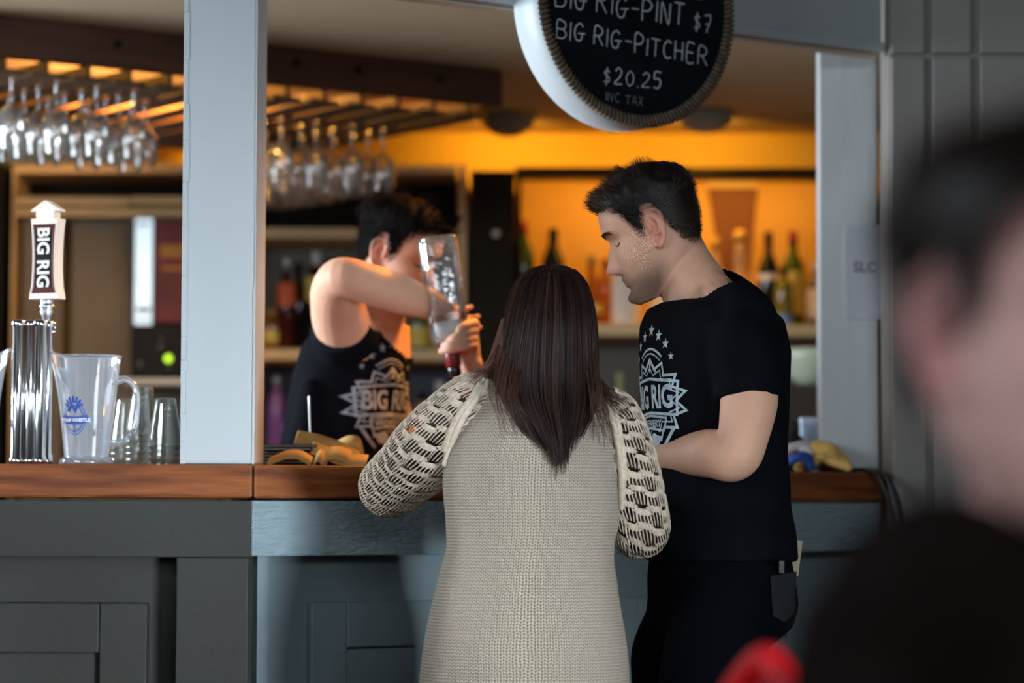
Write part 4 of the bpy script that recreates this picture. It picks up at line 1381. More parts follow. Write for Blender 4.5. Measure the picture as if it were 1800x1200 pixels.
def short_hair(HM_, parent, m, n=5000, top=.035, side=.009, seed=1, comb=(.55, 0, .5), topz=.06, messy=.5, quiff=1.0):
    rnd = random.Random(seed)
    random.seed(seed)
    # scalp cap
    cap = MB(); nn = 130; rows = []
    zs = [-.065 + .003 * i for i in range(62)]
    vs = []; ok = []
    for z in zs:
        z = min(z, .1188)
        for k_ in range(nn):
            p = head_pt(z, 2 * PI * k_ / nn, 0)
            up = min(1, max(0, (z - .03) / .05))
            nrm = V((p.x, p.y, p.z - .01)).normalized()
            ln = (side * .45 * (1 - up) + top * .55 * up)
            q = p + nrm * (ln + .004 * noise.noise(p * 60) * up)
            vs.append(q); ok.append(p.z > hairline(p.x) + .009)
    for i in range(len(zs) - 1):
        for k_ in range(nn):
            k2 = (k_ + 1) % nn
            ids = (i * nn + k_, i * nn + k2, (i + 1) * nn + k2, (i + 1) * nn + k_)
            if all(ok[j] for j in ids): cap.f.append(ids)
    cap.v = vs; cap.xf(HM_)
    c = cap.build('hair_base', m, parent, True)
    st = Strands(); cnt = 0
    while cnt < n:
        z = rnd.uniform(-.065, .1188); ph = rnd.uniform(0, 2 * PI)
        p = head_pt(z, ph, 0)
        if p.z < hairline(p.x) + rnd.uniform(-.004, .006): continue
        if z > .1 and rnd.random() < .3: continue
        cnt += 1
        nrm = V((p.x, p.y, p.z - .01)).normalized()
        up = min(1, max(0, (z - topz + .03) / .05))
        front = max(0, p.x) / .09
        ln = side * (1 - up) + top * up * (1 + .3 * front * quiff)
        ln *= rnd.uniform(.7, 1.25)
        clump = V((noise.noise(p * 28 + V((seed, 0, 0))), noise.noise(p * 28 + V((0, seed, 5))), noise.noise(p * 28 + V((9, 0, seed)))))
        d1 = (nrm + V(comb) * up * .8 + clump * messy * up + V((-.25, 0, -.45)) * (1 - up)).normalized()
        d2 = (d1 + V(comb) * up * .6 + clump * messy + V((0, 0, -.25))).normalized()
        P = [p + nrm * .001, p + d1 * ln * .5, p + d1 * ln * .5 + d2 * ln * .3, p + d1 * ln * .5 + d2 * ln * .58]
        P = [HM_ @ q for q in P]
        st.add(P, .0011, .0003, side=HM_.to_3x3() @ nrm)
    return st.build('hair', m, parent)


def eyes_and_brows(HM_, parent, hm, lids=True):
    for sd in (-1, 1):
        e = MB().lathe([(.0005, -.0118), (.006, -.0102), (.0102, -.006), (.0118, 0), (.0102, .006), (.006, .0102), (.0005, .0118)], 16)
        e.xf(HM_ @ Matrix.Translation((.0580, .031 * sd, .002)))
        eo = e.build('eye', mat('eye_white', (.7, .66, .62), .2), parent, True)
        ir = MB().lathe([(.0005, .0120), (.0052, .0108), (.0056, .0100)], 14)
        ir.xf(HM_ @ Matrix.Translation((.0580, .031 * sd, .002)) @ Matrix.Rotation(math.radians(108), 4, 'Y')); ir.build('iris', mat('iris_brown', (.05, .025, .012), .15), eo, True)
    for sd in (-1, 1):
        pts = []
        for i in range(7):
            t = i / 6; y = (.019 + .024 * t) * sd; zz_ = .0005 - .004 * math.sin(t * PI) + .001
            ph = math.asin(max(-1, min(1, (abs(y) / interp(HZ, HW, zz_)) ** (1 / .86)))) * sd
            pts.append(HM_ @ (head_pt(zz_, ph) + V((.0006, 0, 0))))
        MB().limb(pts, [.0006, .0012, .0014, .0015, .0015, .0013, .0008], 6, 2).build('eyelashes', hm, parent, True)
    st = Strands(); rnd = random.Random(3)
    for sd in (-1, 1):
        for i in range(220):
            t = rnd.random(); y = (.012 + .036 * t) * sd
            zc_ = .022 + .006 * math.sin(t * 2.4) + rnd.uniform(-.0035, .0035)
            ph = math.asin(max(-1, min(1, (abs(y) / interp(HZ, HW, zc_)) ** (1 / .86)))) * sd
            p = head_pt(zc_, ph)
            d = V((.15, .8 * sd, .25 * (1 - 2 * t)))
            st.add([HM_ @ (p + V((.0008, 0, 0))), HM_ @ (p + d * .004 + V((.0016, 0, 0))), HM_ @ (p + d * .008 + V((.0005, 0, 0)))], .0011, .0004, side=HM_.to_3x3() @ V((1, 0, 0)))
    st.build('eyebrows', hm, parent)


def folds(me, fn):
    """push cloth vertices along their normals by fn(co)"""
    ns = [v_.normal.copy() for v_ in me.vertices]
    for v_, n in zip(me.vertices, ns):
        v_.co += n * fn(v_.co)
    me.update()


# printed crest of the black shirts
def crest_parts():
    parts = []
    ln = MB()
    def S_(pts, wd, closed=False):
        r = stroke2d(pts, wd, closed); ln.add(r.v, r.f)
    # outer burst
    burst = []
    for i in range(28):
        a = 2 * PI * i / 28 + PI / 2
        r = .118 if i % 2 == 0 else .092
        burst.append((r * math.cos(a) * 1.0, r * math.sin(a) * .74 - .006))
    S_(burst, .0055, True)
    S_([(x * .86, y * .80) for x, y in burst if abs(y) < .2], .003, True)
    # banner box
    S_([(-.098, .034), (0, .042), (.098, .034), (.092, -.034), (0, -.028), (-.092, -.034)], .006, True)
    # ribbon
    S_([(-.062, -.040), (0, -.034), (.062, -.040), (.058, -.066), (0, -.060), (-.058, -.066)], .005, True)
    # crown arc and stars
    S_([(-.05 + .01 * i, .104 - .018 * (abs(i - 5) / 5) ** 2) for i in range(11)], .005)
    S_([(-.044 + .0088 * i, .094 - .016 * (abs(i - 5) / 5) ** 2) for i in range(11)], .003)
    S_([(-.028, .056), (0, .082), (.028, .056)], .007); S_([(0, .056), (0, .076)], .006)
    for (x, y, r) in ((-.062, .112, .012), (-.034, .130, .013), (0, .142, .015), (.034, .130, .013), (.062, .112, .012), (-.08, .086, .009), (.08, .086, .009)):
        pts = []
        for i in range(10):
            a = PI / 2 + PI * i / 5; rr = r if i % 2 == 0 else r * .42
            pts.append(V((x + rr * math.cos(a), y + rr * math.sin(a), 0)))
        ln.add(pts + [V((x, y, 0))], [(i, (i + 1) % 10, 10) for i in range(10)])
    # base shapes under the ribbon
    for sgn in (-1, 1):
        q = [(sgn * .012, -.072), (sgn * .052, -.078), (sgn * .040, -.100), (sgn * .010, -.108)]
        ln.add([V((x, y, 0)) for x, y in q], [(0, 1, 2, 3)] if sgn > 0 else [(3, 2, 1, 0)])
        S_([(sgn * .085, -.06), (sgn * .07, -.085), (sgn * .05, -.112)], .008)
    t = text_mb('BIG RIG', .062, .0022); ln_t = subdiv(t, .012)
    ln_t.v = [V((p.x * .80, p.y * 1.05 + .002, 0)) for p in ln_t.v]
    t2 = text_mb('BREWERY', .021, .0006); t2.v = [V((p.x, p.y - .051, 0)) for p in t2.v]
    return subdiv(ln, .010), ln_t, t2


def project_print(parts, bvh, org, right, up, direction, scale, parent, m):
    names = ['crest', 'lettering', 'lettering']
    for nm, mb in zip(names, parts):
        vs = []; keep = []
        for p in mb.v:
            q = org + right * p.x * scale + up * p.y * scale - direction * .35
            h, nrm, idx, d = bvh.ray_cast(q, direction)
            if h is None:
                vs.append(V((0, 0, 0))); keep.append(False)
            else:
                if nrm.dot(direction) > 0: nrm = -nrm
                vs.append(h + nrm * .0016); keep.append(True)
        fs = []
        for f in mb.f:
            if all(keep[i] for i in f):
                if max((vs[f[0]] - vs[i]).length for i in f) < .06: fs.append(f)
        o = MB(); o.v = vs; o.f = fs
        me = o.mesh(nm)
        bm = bmesh.new(); bm.from_mesh(me)
        bmesh.ops.delete(bm, geom=[v_ for v_ in bm.verts if not v_.link_faces], context='VERTS'); bm.to_mesh(me); bm.free()
        link(nm, me, m, parent)


SHIRT = mat('black_cotton', (.0035, .004, .0065), .9, var=.3, vscale=30, bump=.25, bscale=500, spec=.06)
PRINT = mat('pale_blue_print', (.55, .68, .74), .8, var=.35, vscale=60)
DENIM = mat('dark_denim', (.0018, .002, .0045), .9, var=.3, vscale=60, bump=.3, bscale=500, spec=.06)
HAIR_M = hair_mat('dark_brown_hair', (.008, .005, .004), (.085, .048, .030), .5, .2)
HAIR_B = hair_mat('black_brown_hair', (.003, .002, .002), (.010, .006, .006), .75, .03)
HAIR_W = hair_mat('long_brown_hair', (.008, .0035, .0035), (.12, .058, .036), .45, .15)
SHOE = mat('black_leather', (.012, .011, .010), .4)
crest = crest_parts()


def shoe(parent, c, f, m=SHOE):
    f = V(f).normalized(); l = V((-f.y, f.x, 0))
    mb = MB().loft([(c - f * .085 + V((0, 0, .03)), l * .03, V((0, 0, .028))), (c - f * .06 + V((0, 0, .045)), l * .036, V((0, 0, .042))), (c + V((0, 0, .045)), l * .038, V((0, 0, .042))),
                    (c + f * .08 + V((0, 0, .032)), l * .046, V((0, 0, .03))), (c + f * .15 + V((0, 0, .024)), l * .04, V((0, 0, .022))), (c + f * .18 + V((0, 0, .02)), l * .02, V((0, 0, .014)))], 16)
    mb.build('shoe', m, parent, True)

# ------------------------------------------------------------------ standing man in profile
def build_man():
    root = thing('person', 'man with short dark hair in black printed T-shirt, standing in profile facing left', 'person', (at(1255, 900, 5.45).x, 5.45, 0))
    f = V((-.906, -.423, 0)); l = V((.423, -.906, 0))
    Ym = 5.45
    hc = at(1149, 404, 5.47)
    fw = V((-cosd(24), .10, -sind(24)))
    HMx = head_matrix(hc, fw, (-.38, 0, .92), 1.0)
    body = head_mb().xf(HMx)
    P = lambda x, y, Y=Ym: at(x, y, Y)
    body.limb([P(1185, 420, 5.48), P(1196, 455, 5.48), P(1222, 510, 5.47), P(1245, 560, 5.46)], [.050, .056, .066, .085], 24, 6)
    body.limb([P(1218, 500, 5.46), P(1258, 518, 5.43), P(1300, 565, 5.35)], [.046, .042, .03], 16, 5)
    body.loft([(P(1240, 540), f * .08, l * .13), (P(1250, 600), f * .11, l * .165), (P(1255, 700), f * .11, l * .155), (P(1258, 900), f * .11, l * .15)], 24)
    body.limb([P(1298, 600, 5.32), P(1312, 640, 5.285), P(1317, 700, 5.265), P(1304, 775, 5.25), P(1288, 803, 5.25), P(1250, 797, 5.29), P(1195, 800, 5.37), P(1130, 797, 5.475)],
              [.055, .057, .054, .047, .046, .046, .038, .028], 22, 7)
    hand_mb(body, P(1125, 797, 5.485), P(1060, 790, 5.62) - P(1125, 797, 5.485), V((.4, .3, -.85)), 1, (.35, .5, .4))
    body.limb([P(1205, 585, 5.60), P(1190, 700, 5.68), P(1175, 790, 5.72), P(1130, 800, 5.68), P(1090, 790, 5.62)], [.055, .052, .044, .04, .028], 16, 5)
    hand_mb(body, P(1088, 790, 5.62), V((-.8, -.1, .05)), V((0, -.4, -.9)), -1, (.35, .5, .4))
    me = remeshed(body, .0032, 2, .5)
    paint_pigment(me, HMx, 1.0)
    link('body', me, SKIN, root, True)
    short_hair(HMx, root, HAIR_M, 10000, .023, .007, 4, (.45, 0, .45), messy=.6)
    eyes_and_brows(HMx, root, HAIR_M)
    # closed-looking lid and lashes are part of the face; shirt
    sh = MB()
    sh.loft([(P(1232, 528), f * .072, l * .085), (P(1240, 540), f * .105, l * .15), (P(1249, 566), f * .120, l * .19), (P(1256, 620), f * .130, l * .19), (P(1257, 700), f * .131, l * .18),
             (P(1256, 800), f * .129, l * .172), (P(1260, 880), f * .130, l * .172), (P(1265, 930), f * .136, l * .175), (P(1265, 985), f * .138, l * .178)], 32)
    sh.limb([P(1238, 522, 5.47), P(1268, 522, 5.42), P(1312, 566, 5.32)], [.060, .056, .062], 16, 5)
    sh.limb([P(1225, 535, 5.47), P(1215, 560, 5.56)], [.06, .07], 16, 3)
    sh.limb([P(1296, 580, 5.315), P(1310, 630, 5.285), P(1314, 702, 5.27)], [.066, .068, .063], 22, 6, round_ends=False)
    sh.limb([P(1205, 585, 5.60), P(1192, 690, 5.675)], [.068, .066], 18, 6, round_ends=False)
    sm = remeshed(sh, .006, 5, .5)
    def fo(p):
        q = V((p.x * 9, p.y * 9, p.z * 4))
        w_ = noise.noise(q) * .005
        w_ += .004 * math.sin((p.z * 38 + p.x * 30) + 3 * noise.noise(p * 6)) * max(0, noise.noise(p * 5 + V((3, 1, 7))) + .25)
        return w_
    folds(sm, fo)
    bm = bmesh.new(); bm.from_mesh(sm)
    cc_ = P(1217, 520, 5.47)
    eA = P(1272, 490, 5.49) - cc_; eB = P(1200, 549, 5.385) - cc_
    cn = eA.cross(eB).normalized()
    if cn.z < 0: cn = -cn
    rm = []
    for v_ in bm.verts:
        d_ = v_.co - cc_; h_ = d_.dot(cn); q_ = d_ - cn * h_
        if h_ > -.03 and (q_.dot(eA) / eA.length_squared) ** 2 + (q_.dot(eB) / eB.length_squared) ** 2 < 1.0: rm.append(v_)
    bmesh.ops.delete(bm, geom=rm, context='VERTS'); bm.to_mesh(sm); bm.free()
    so = link('tshirt', sm, SHIRT, root, True)
    bv = bvh_of(sm)
    MB().limb([cc_ + eA * math.cos(2 * PI * i / 24) + eB * math.sin(2 * PI * i / 24) for i in range(25)], [.0085] * 25, 8, 2, round_ends=False).build('collar', SHIRT, so, True)
    oc = P(1168, 702, 5.42)
    right = -l                    # viewer's right when facing the chest is the wearer's left
    project_print(crest, bv, oc + f * 0, l, V((0, 0, 1)), -f, .92, so, PRINT)
    # trousers with a rear pocket
    tr = MB()
    tr.loft([(P(1265, 968), f * .122, l * .165), (P(1267, 1010), f * .130, l * .170), (P(1270, 1060), f * .134, l * .172), (P(1262, 1100), f * .130, l * .172), (P(1250, 1130), f * .10, l * .15)], 28)
    tr.limb([P(1285, 1060, 5.36), P(1255, 1150, 5.35), P(1232, 1230, 5.35), P(1205, 1440, 5.34), P(1235, 1620, 5.38), P(1245, 1790, 5.40)], [.098, .095, .085, .064, .060, .055], 20, 6)
    tr.limb([P(1240, 1060, 5.54), P(1195, 1150, 5.55), P(1185, 1230, 5.55), P(1165, 1440, 5.54), P(1190, 1620, 5.56), P(1200, 1790, 5.58)], [.098, .093, .085, .064, .060, .055], 20, 6)
    tm_ = remeshed(tr, .008, 4)
    folds(tm_, lambda p: .004 * noise.noise(V((p.x * 12, p.y * 12, p.z * 9))))
    for v_ in tm_.vertices: v_.co.z = max(v_.co.z, .05)
    to = link('trousers', tm_, DENIM, root, True)
    bt = bvh_of(tm_)
    c = P(1375, 1050, 5.33)
    quad = []
    for (x, y) in ((1352, 1012), (1398, 1004), (1394, 1078), (1376, 1092), (1356, 1082)):
        o_ = P(x, y, 5.0); d_ = (P(x, y, 5.6) - o_).normalized()
        h, n_, i_, dd = bt.ray_cast(o_, d_)
        quad.append((h if h else P(x, y, 5.36)) + V((.002, -.006, 0)))
    n = len(quad)
    MB().add(quad + [q + V((.0, .006, 0)) for q in quad], [tuple(range(n)), tuple(reversed(range(n, 2 * n)))] + [(i, n + i, n + (i + 1) % n, (i + 1) % n) for i in range(n)]).build('back_pocket', mat('denim_pocket', (.004, .005, .011), .9, var=.3, vscale=80), to)
    MB().limb([P(1360, 985, 5.30), P(1388, 983, 5.36)], [.010, .010], 8, 3, flat=(1, .4)).build('belt_loop', DENIM, to)
    shoe(root, V((P(1235, 1790, 5.40).x, 5.40, 0)), f); shoe(root, V((P(1195, 1790, 5.58).x, 5.58, 0)), f)
    # notepad in the back pocket
    t = thing('notepad', 'tan notepad sticking out of the standing man\'s back pocket', 'notepad', tuple(P(1390, 1012, 5.42)))
    a = [P(1390, 948, 5.42), P(1411, 950, 5.42), P(1403, 1012, 5.42), P(1376, 1012, 5.42)]
    for nm, o0, o1, m_ in (('cover', 0, .004, mat('tan_card', (.34, .27, .18), .7)), ('pages', .0045, .012, PAGES)):
        vs = [p + V((0, o0, 0)) for p in a] + [p + V((0, o1, 0)) for p in a]
        if nm == 'pages': vs = [v_ + V((-.004, 0, -.006)) for v_ in vs]
        MB().add(vs, [(3, 2, 1, 0), (4, 5, 6, 7), (0, 1, 5, 4), (1, 2, 6, 5), (2, 3, 7, 6), (3, 0, 4, 7)]).build(nm, m_, t)
    q = at(1375, 994, 5.30)
    MB().box((q.x - .006, 5.298, q.z - .014), (q.x + .004, 5.302, q.z + .010), .001).build('pen_clip', CHROME, t)


def cosd(a): return math.cos(math.radians(a))
def sind(a): return math.sin(math.radians(a))


# ------------------------------------------------------------------ woman seen from behind
def knit_mat(name, c1, c2, su, sv, strength):
    m = bpy.data.materials.new(name); N, L = nodes_of(m)
    b = N['Principled BSDF']; b.inputs['Roughness'].default_value = .9; b.inputs['Specular IOR Level'].default_value = .15
    b.inputs['Sheen Weight'].default_value = .1
    uv = N.new('ShaderNodeUVMap'); uv.uv_map = 'UVMap'
    sp_ = N.new('ShaderNodeSeparateXYZ'); L.new(uv.outputs[0], sp_.inputs[0])
    def M_(op, a, b_=None, c=None):
        n = N.new('ShaderNodeMath'); n.operation = op
        for i, x in enumerate((a, b_, c)):
            if x is None: continue
            if isinstance(x, (int, float)): n.inputs[i].default_value = x
            else: L.new(x, n.inputs[i])
        return n.outputs[0]
    nz = N.new('ShaderNodeTexNoise'); nz.inputs['Scale'].default_value = 55; L.new(uv.outputs[0], nz.inputs['Vector'])
    jit = M_('MULTIPLY_ADD', nz.outputs[0], .5, -.25)
    u = M_('ADD', M_('MULTIPLY', sp_.outputs[0], 1 / su), jit); v_ = M_('ADD', M_('MULTIPLY', sp_.outputs[1], 1 / sv), jit)
    fu = M_('FRACT', u)
    leg = M_('ABSOLUTE', M_('SUBTRACT', fu, .5))                     # 0 in the middle of a stitch, .5 at its sides
    ph = M_('FRACT', M_('ADD', v_, M_('MULTIPLY', leg, -1.3)))
    row = M_('SINE', M_('MULTIPLY', ph, PI))
    gap = M_('MINIMUM', M_('MULTIPLY', leg, 7), M_('MULTIPLY', M_('SUBTRACT', .5, leg), 9))
    gap = M_('MINIMUM', gap, 1.0)
    h = M_('MULTIPLY', row, gap)
    n2 = N.new('ShaderNodeTexNoise'); n2.inputs['Scale'].default_value = 900; L.new(uv.outputs[0], n2.inputs['Vector'])
    h = M_('ADD', h, M_('MULTIPLY', n2.outputs[0], .25))
    mx = N.new('ShaderNodeMix'); mx.data_type = 'RGBA'; mx.inputs[6].default_value = (*c2, 1); mx.inputs[7].default_value = (*c1, 1)
    mr = N.new('ShaderNodeMapRange'); mr.inputs[1].default_value = .1; mr.inputs[2].default_value = .75; L.new(h, mr.inputs[0])
    L.new(mr.outputs[0], mx.inputs[0]); L.new(mx.outputs[2], b.inputs['Base Color'])
    bp_ = N.new('ShaderNodeBump'); bp_.inputs['Strength'].default_value = strength; bp_.inputs['Distance'].default_value = .003
    L.new(h, bp_.inputs['Height']); L.new(bp_.outputs[0], b.inputs['Normal'])
    return m


KNIT = knit_mat('cream_knit', (.68, .57, .45), (.15, .11, .07), .0078, .0058, 1.0)
YARN = mat('cream_yarn', (.66, .54, .42), .9, var=.25, vscale=120, bump=.5, bscale=700, spec=.15)


def crochet(path, rad, cell, n_around, parent, name, seed=0, helix=6):
    """lace sleeve of real yarn: solid little fans joined by short spokes"""
    rnd = random.Random(seed)
    P, R = spline(path, rad, 10)
    T, A, B = frames(P)
    L = [0]
    for i in range(1, len(P)): L.append(L[-1] + (P[i] - P[i - 1]).length)
    def surf(s_, a):
        s_ = min(max(s_ + a / (2 * PI) * helix * cell, 0), L[-1] - 1e-5)
        j = 0
        while L[j + 1] < s_: j += 1
        t = (s_ - L[j]) / (L[j + 1] - L[j])
        c = P[j].lerp(P[j + 1], t); r = R[j] * (1 - t) + R[j + 1] * t
        n = (A[j].lerp(A[j + 1], t) * math.cos(a) + B[j].lerp(B[j + 1], t) * math.sin(a)).normalized()
        wob = 1 + .03 * noise.noise(c * 20 + n * 2)
        return c + n * r * wob, n
    mb = MB()
    da = 2 * PI / n_around
    rows = int(L[-1] / cell)
    for i in range(-abs(helix) - 1, rows + abs(helix) + 1):
        s0_ = i * cell
        tw = 0                                   # rows drift so the columns run diagonally
        for k_ in range(n_around):
            a0_ = k_ * da + tw + rnd.uniform(-.03, .03)
            s0_ = i * cell + (cell * .26 if (k_ + i) % 2 else 0) + rnd.uniform(-.04, .04) * cell
            sm_ = s0_ + a0_ / (2 * PI) * helix * cell
            if sm_ < -cell or sm_ > L[-1]: continue
            # fan body
            vs = []; g = 4; hgt = 3
            for y in range(hgt + 1):
                for x in range(g + 1):
                    fx = x / g - .5; fy = y / hgt
                    wv = .42 + .30 * fy
                    p, n = surf(s0_ + cell * (.02 + .36 * fy - .16 * (fx * 2) ** 2 * fy), a0_ + da * fx * 2 * wv)
                    bul = .0022 * math.cos(fx * PI) * math.sin(max(.15, fy) * PI * .9) + .0007 * math.sin(x * 2.6 + y * 1.9) + rnd.uniform(-.0004, .0004)
                    vs.append(p + n * bul)
            for y in range(hgt + 1):
                for x in range(g + 1):
                    pass
            nn = (g + 1) * (hgt + 1)
            inner = []
            for y in range(hgt + 1):
                for x in range(g + 1):
                    fx = x / g - .5; fy = y / hgt
                    wv = .42 + .30 * fy
                    p, n = surf(s0_ + cell * (.02 + .36 * fy - .16 * (fx * 2) ** 2 * fy), a0_ + da * fx * 2 * wv)
                    inner.append(p - n * .0014)
            fs = []
            for y in range(hgt):
                for x in range(g):
                    q = y * (g + 1) + x
                    fs.append((q, q + 1, q + g + 2, q + g + 1)); fs.append((nn + q, nn + q + g + 1, nn + q + g + 2, nn + q + 1))
            mb.add(vs + inner, fs)
            # spokes radiating to the next row
            for j in range(5):
                fx = (j - 2) / 5 * 1.0
                p0, n0 = surf(s0_ + cell * (.30 - .14 * (fx * 1.6) ** 2), a0_ + da * fx * 1.15)
                p1, n1 = surf(s0_ + cell * (.66 - .05 * abs(fx)), a0_ + da * fx * 1.30)
                p2, n2 = surf(s0_ + cell * 1.08, a0_ + da * fx * 1.05)
                mb.limb([p0 + n0 * .0006, p1 + n1 * .0016, p2 + n2 * .0004], [.00125] * 3, 5, 2, round_ends=False)
    return mb.build(name, YARN, parent, True)


def build_woman():
    root = thing('person', 'woman with long dark hair in cream knitted sweater, seen from behind at the bar', 'person', (at(940, 900, 5.2).x, 5.2, 0))
    Yw = 5.2
    P = lambda x, y, Y=Yw: at(x, y, Y)
    X = V((1, 0, 0)); Yv = V((0, 1, 0))
    hc = P(967, 586, 5.215)
    HMx = head_matrix(hc, V((.05, 1, -.16)), (0, 0, 1), .88)
    body = head_mb(.8).xf(HMx)
    body.limb([P(970, 620, 5.21), P(962, 680, 5.19), P(950, 740, 5.19)], [.048, .05, .07], 18, 5)
    body.loft([(P(948, 720), X * .10, Yv * .07), (P(940, 780), X * .135, Yv * .09), (P(938, 950), X * .125, Yv * .09), (P(930, 1180), X * .15, Yv * .10)], 24)
    Lp = [P(850, 722, 5.21), P(760, 780, 5.26), P(688, 848, 5.40), P(690, 862, 5.50), P(752, 834, 5.68), P(806, 802, 5.80)]
    body.limb(Lp, [.040, .034, .030, .029, .027, .024], 16, 6)
    hand_mb(body, P(808, 801, 5.81), V((.5, .85, 0)), V((.2, 0, -1)), 1, (.25, .35, .3), k_=.92)
    Rp = [P(1072, 735, 5.21), P(1108, 830, 5.21), P(1124, 925, 5.25), P(1115, 930, 5.33), P(1075, 860, 5.50), P(1050, 830, 5.60)]
    body.limb(Rp, [.040, .033, .030, .029, .027, .024], 16, 6)
    hand_mb(body, P(1048, 828, 5.61), V((-.3, .9, .1)), V((0, 0, -1)), -1, (.25, .35, .3), k_=.92)
    me = remeshed(body, .004, 2)
    paint_pigment(me, HMx, 0)
    link('body', me, SKIN, root, True)
    us = MB()  # dark lining added as the shade behind the lace holes
    us.limb(Lp[:5], [.043, .037, .033, .032, .030], 14, 6); us.limb(Rp[:5], [.043, .036, .033, .032, .030], 14, 6)
    us.build('sleeve_shade_lining', mat('dark_brown_sleeve_shade', (.045, .022, .015), .9), root, True)
    # sweater body with UVs in metres
    prof = [(672, 958, 95, .075), (684, 957, 108, .088), (704, 953, 122, .098), (730, 947, 134, .106), (765, 942, 147, .113), (800, 938, 154, .118), (840, 936, 157, .120), (880, 935, 155, .120), (920, 935, 152, .118),
            (955, 932, 148, .118), (985, 928, 151, .121), (1020, 926, 158, .127), (1060, 924, 165, .133), (1110, 923, 174, .140), (1160, 923, 181, .145), (1210, 923, 186, .148), (1290, 923, 190, .150), (1380, 924, 186, .148)]
    ys = [p[0] for p in prof]
    vs = []; fs = []; uvs = []
    n = 96; rows = 110
    for i in range(rows + 1):
        y = ys[0] + (ys[-1] - ys[0]) * i / rows
        cx = interp(ys, [p[1] for p in prof], y); hw = interp(ys, [p[2] for p in prof], y) / S(Yw); dp = interp(ys, [p[3] for p in prof], y)
        c = P(cx, y)
        for k_ in range(n):
            a = 2 * PI * k_ / n
            ca, sa = math.cos(a), math.sin(a)
            ex = .88
            x = hw * math.copysign(abs(ca) ** ex, ca); yy = dp * math.copysign(abs(sa) ** ex, sa)
            p = c + V((x, yy, 0))
            nrm = V((ca, sa, 0))
            t_ = (y - 900) / 300
            w_ = .0045 * noise.noise(V((p.x * 7, p.y * 7, p.z * 5)))
            w_ += .005 * gau(y, 965, 40) * math.sin(p.z * 60 + p.x * 12) * max(0, noise.noise(V((p.x * 6, 3, p.z * 6))) + .3)
            w_ += -.006 * gau(p.x - c.x, .0, .03) * (1 if sa < 0 else 0) * gau(y, 860, 130)      # spine hollow
            w_ += .005 * (gau(p.x - c.x, -.075, .04) + gau(p.x - c.x, .075, .04)) * (1 if sa < 0 else 0) * gau(y, 790, 50)
            w_ += .012 * (gau(p.x - c.x, -.07, .07) + gau(p.x - c.x, .07, .07)) * (1 if sa < 0 else 0) * gau(y, 1130, 70)
            vs.append(p + nrm * w_)
            uvs.append((k_ / n * .98, p.z))
    for i in range(rows):
        for k_ in range(n):
            k2 = (k_ + 1) % n; fs.append(((i + 1) * n + k_, (i + 1) * n + k2, i * n + k2, i * n + k_))
    mb = MB(); mb.v = vs; mb.f = fs
    me = mb.mesh('sweater')
    uvl = me.uv_layers.new(name='UVMap')
    for poly in me.polygons:
        ks = [v_ % n for v_ in poly.vertices]; wrapk = (max(ks) - min(ks) > n // 2)
        for li, vi in zip(poly.loop_indices, poly.vertices):
            u, v_ = uvs[vi]
            if wrapk and vi % n == 0: u = .98
            uvl.data[li].uv = (u, v_)
    sw_ = link('sweater', me, KNIT, root, True)
    # lace sleeves
    Ls = [P(872, 700, 5.19), P(828, 722, 5.20), P(765, 782, 5.25), P(706, 838, 5.37), P(684, 856, 5.47), P(704, 852, 5.58), P(748, 838, 5.67)]
    crochet(Ls, [.050, .066, .073, .062, .057, .052, .036], .0300, 17, sw_, 'lace_sleeve', 1, 6)
    Rs = [P(1050, 715, 5.19), P(1078, 745, 5.20), P(1103, 830, 5.20), P(1122, 915, 5.24), P(1120, 928, 5.33), P(1095, 890, 5.43), P(1070, 855, 5.52)]
    crochet(Rs, [.045, .055, .058, .056, .053, .048, .036], .0290, 14, sw_, 'lace_sleeve', 2, -5)
    # raglan seam bands laid on the surface
    um = MB().add(mb.v, mb.f)
    um.limb(Ls[:4], [.050, .066, .073, .062], 24, 8); um.limb(Rs[:4], [.045, .055, .058, .056], 24, 8)
    ume = um.mesh('u'); bv = bvh_of(ume)
    def band(pxs, r):
        pts = []
        for (x, y) in pxs:
            o_ = P(x, y, 4.6); d_ = (P(x, y, 5.6) - o_).normalized()
            h, nn, i_, dd = bv.ray_cast(o_, d_)
            p = h if h is not None else P(x, y, 5.17)
            pts.append(p + V((0, -.002, 0)))
        return MB().limb(pts, [r] * len(pts), 10, 6)
    band([(853, 672), (838, 698), (815, 730), (800, 760), (790, 790), (784, 815)], .0078).build('raglan_seam', YARN, sw_, True)
    band([(845, 676), (829, 701), (806, 733), (791, 763), (783, 790)], .0070).build('raglan_seam', YARN, sw_, True)
    band([(1062, 690), (1072, 720), (1082, 760), (1090, 800), (1094, 845), (1092, 890)], .0070).build('raglan_seam', YARN, sw_, True)
    band([(1069, 694), (1080, 724), (1089, 764), (1095, 800), (1098, 840)], .0064).build('raglan_seam', YARN, sw_, True)
    # leggings and shoes
    lg = MB()
    lg.limb([P(875, 1280), P(880, 1450), P(885, 1620), P(888, 1900)], [.085, .065, .055, .042], 18, 5)
    lg.limb([P(975, 1280), P(972, 1450), P(968, 1620), P(965, 1900)], [.085, .065, .055, .042], 18, 5)
    lg.loft([(P(924, 1200), X * .16, Yv * .11), (P(924, 1300), X * .165, Yv * .12), (P(924, 1340), X * .13, Yv * .09)], 24)
    lm = remeshed(lg, .008, 3)
    for v_ in lm.vertices: v_.co.z = max(v_.co.z, .04)
    link('leggings', lm, mat('black_leggings', (.012, .012, .014), .8), root, True)
    shoe(root, V((P(888, 1900).x, 5.2, 0)), (0, 1, 0)); shoe(root, V((P(966, 1900).x, 5.2, 0)), (0, 1, 0))
    # hair
    random.seed(21)
    rnd = random.Random(21)
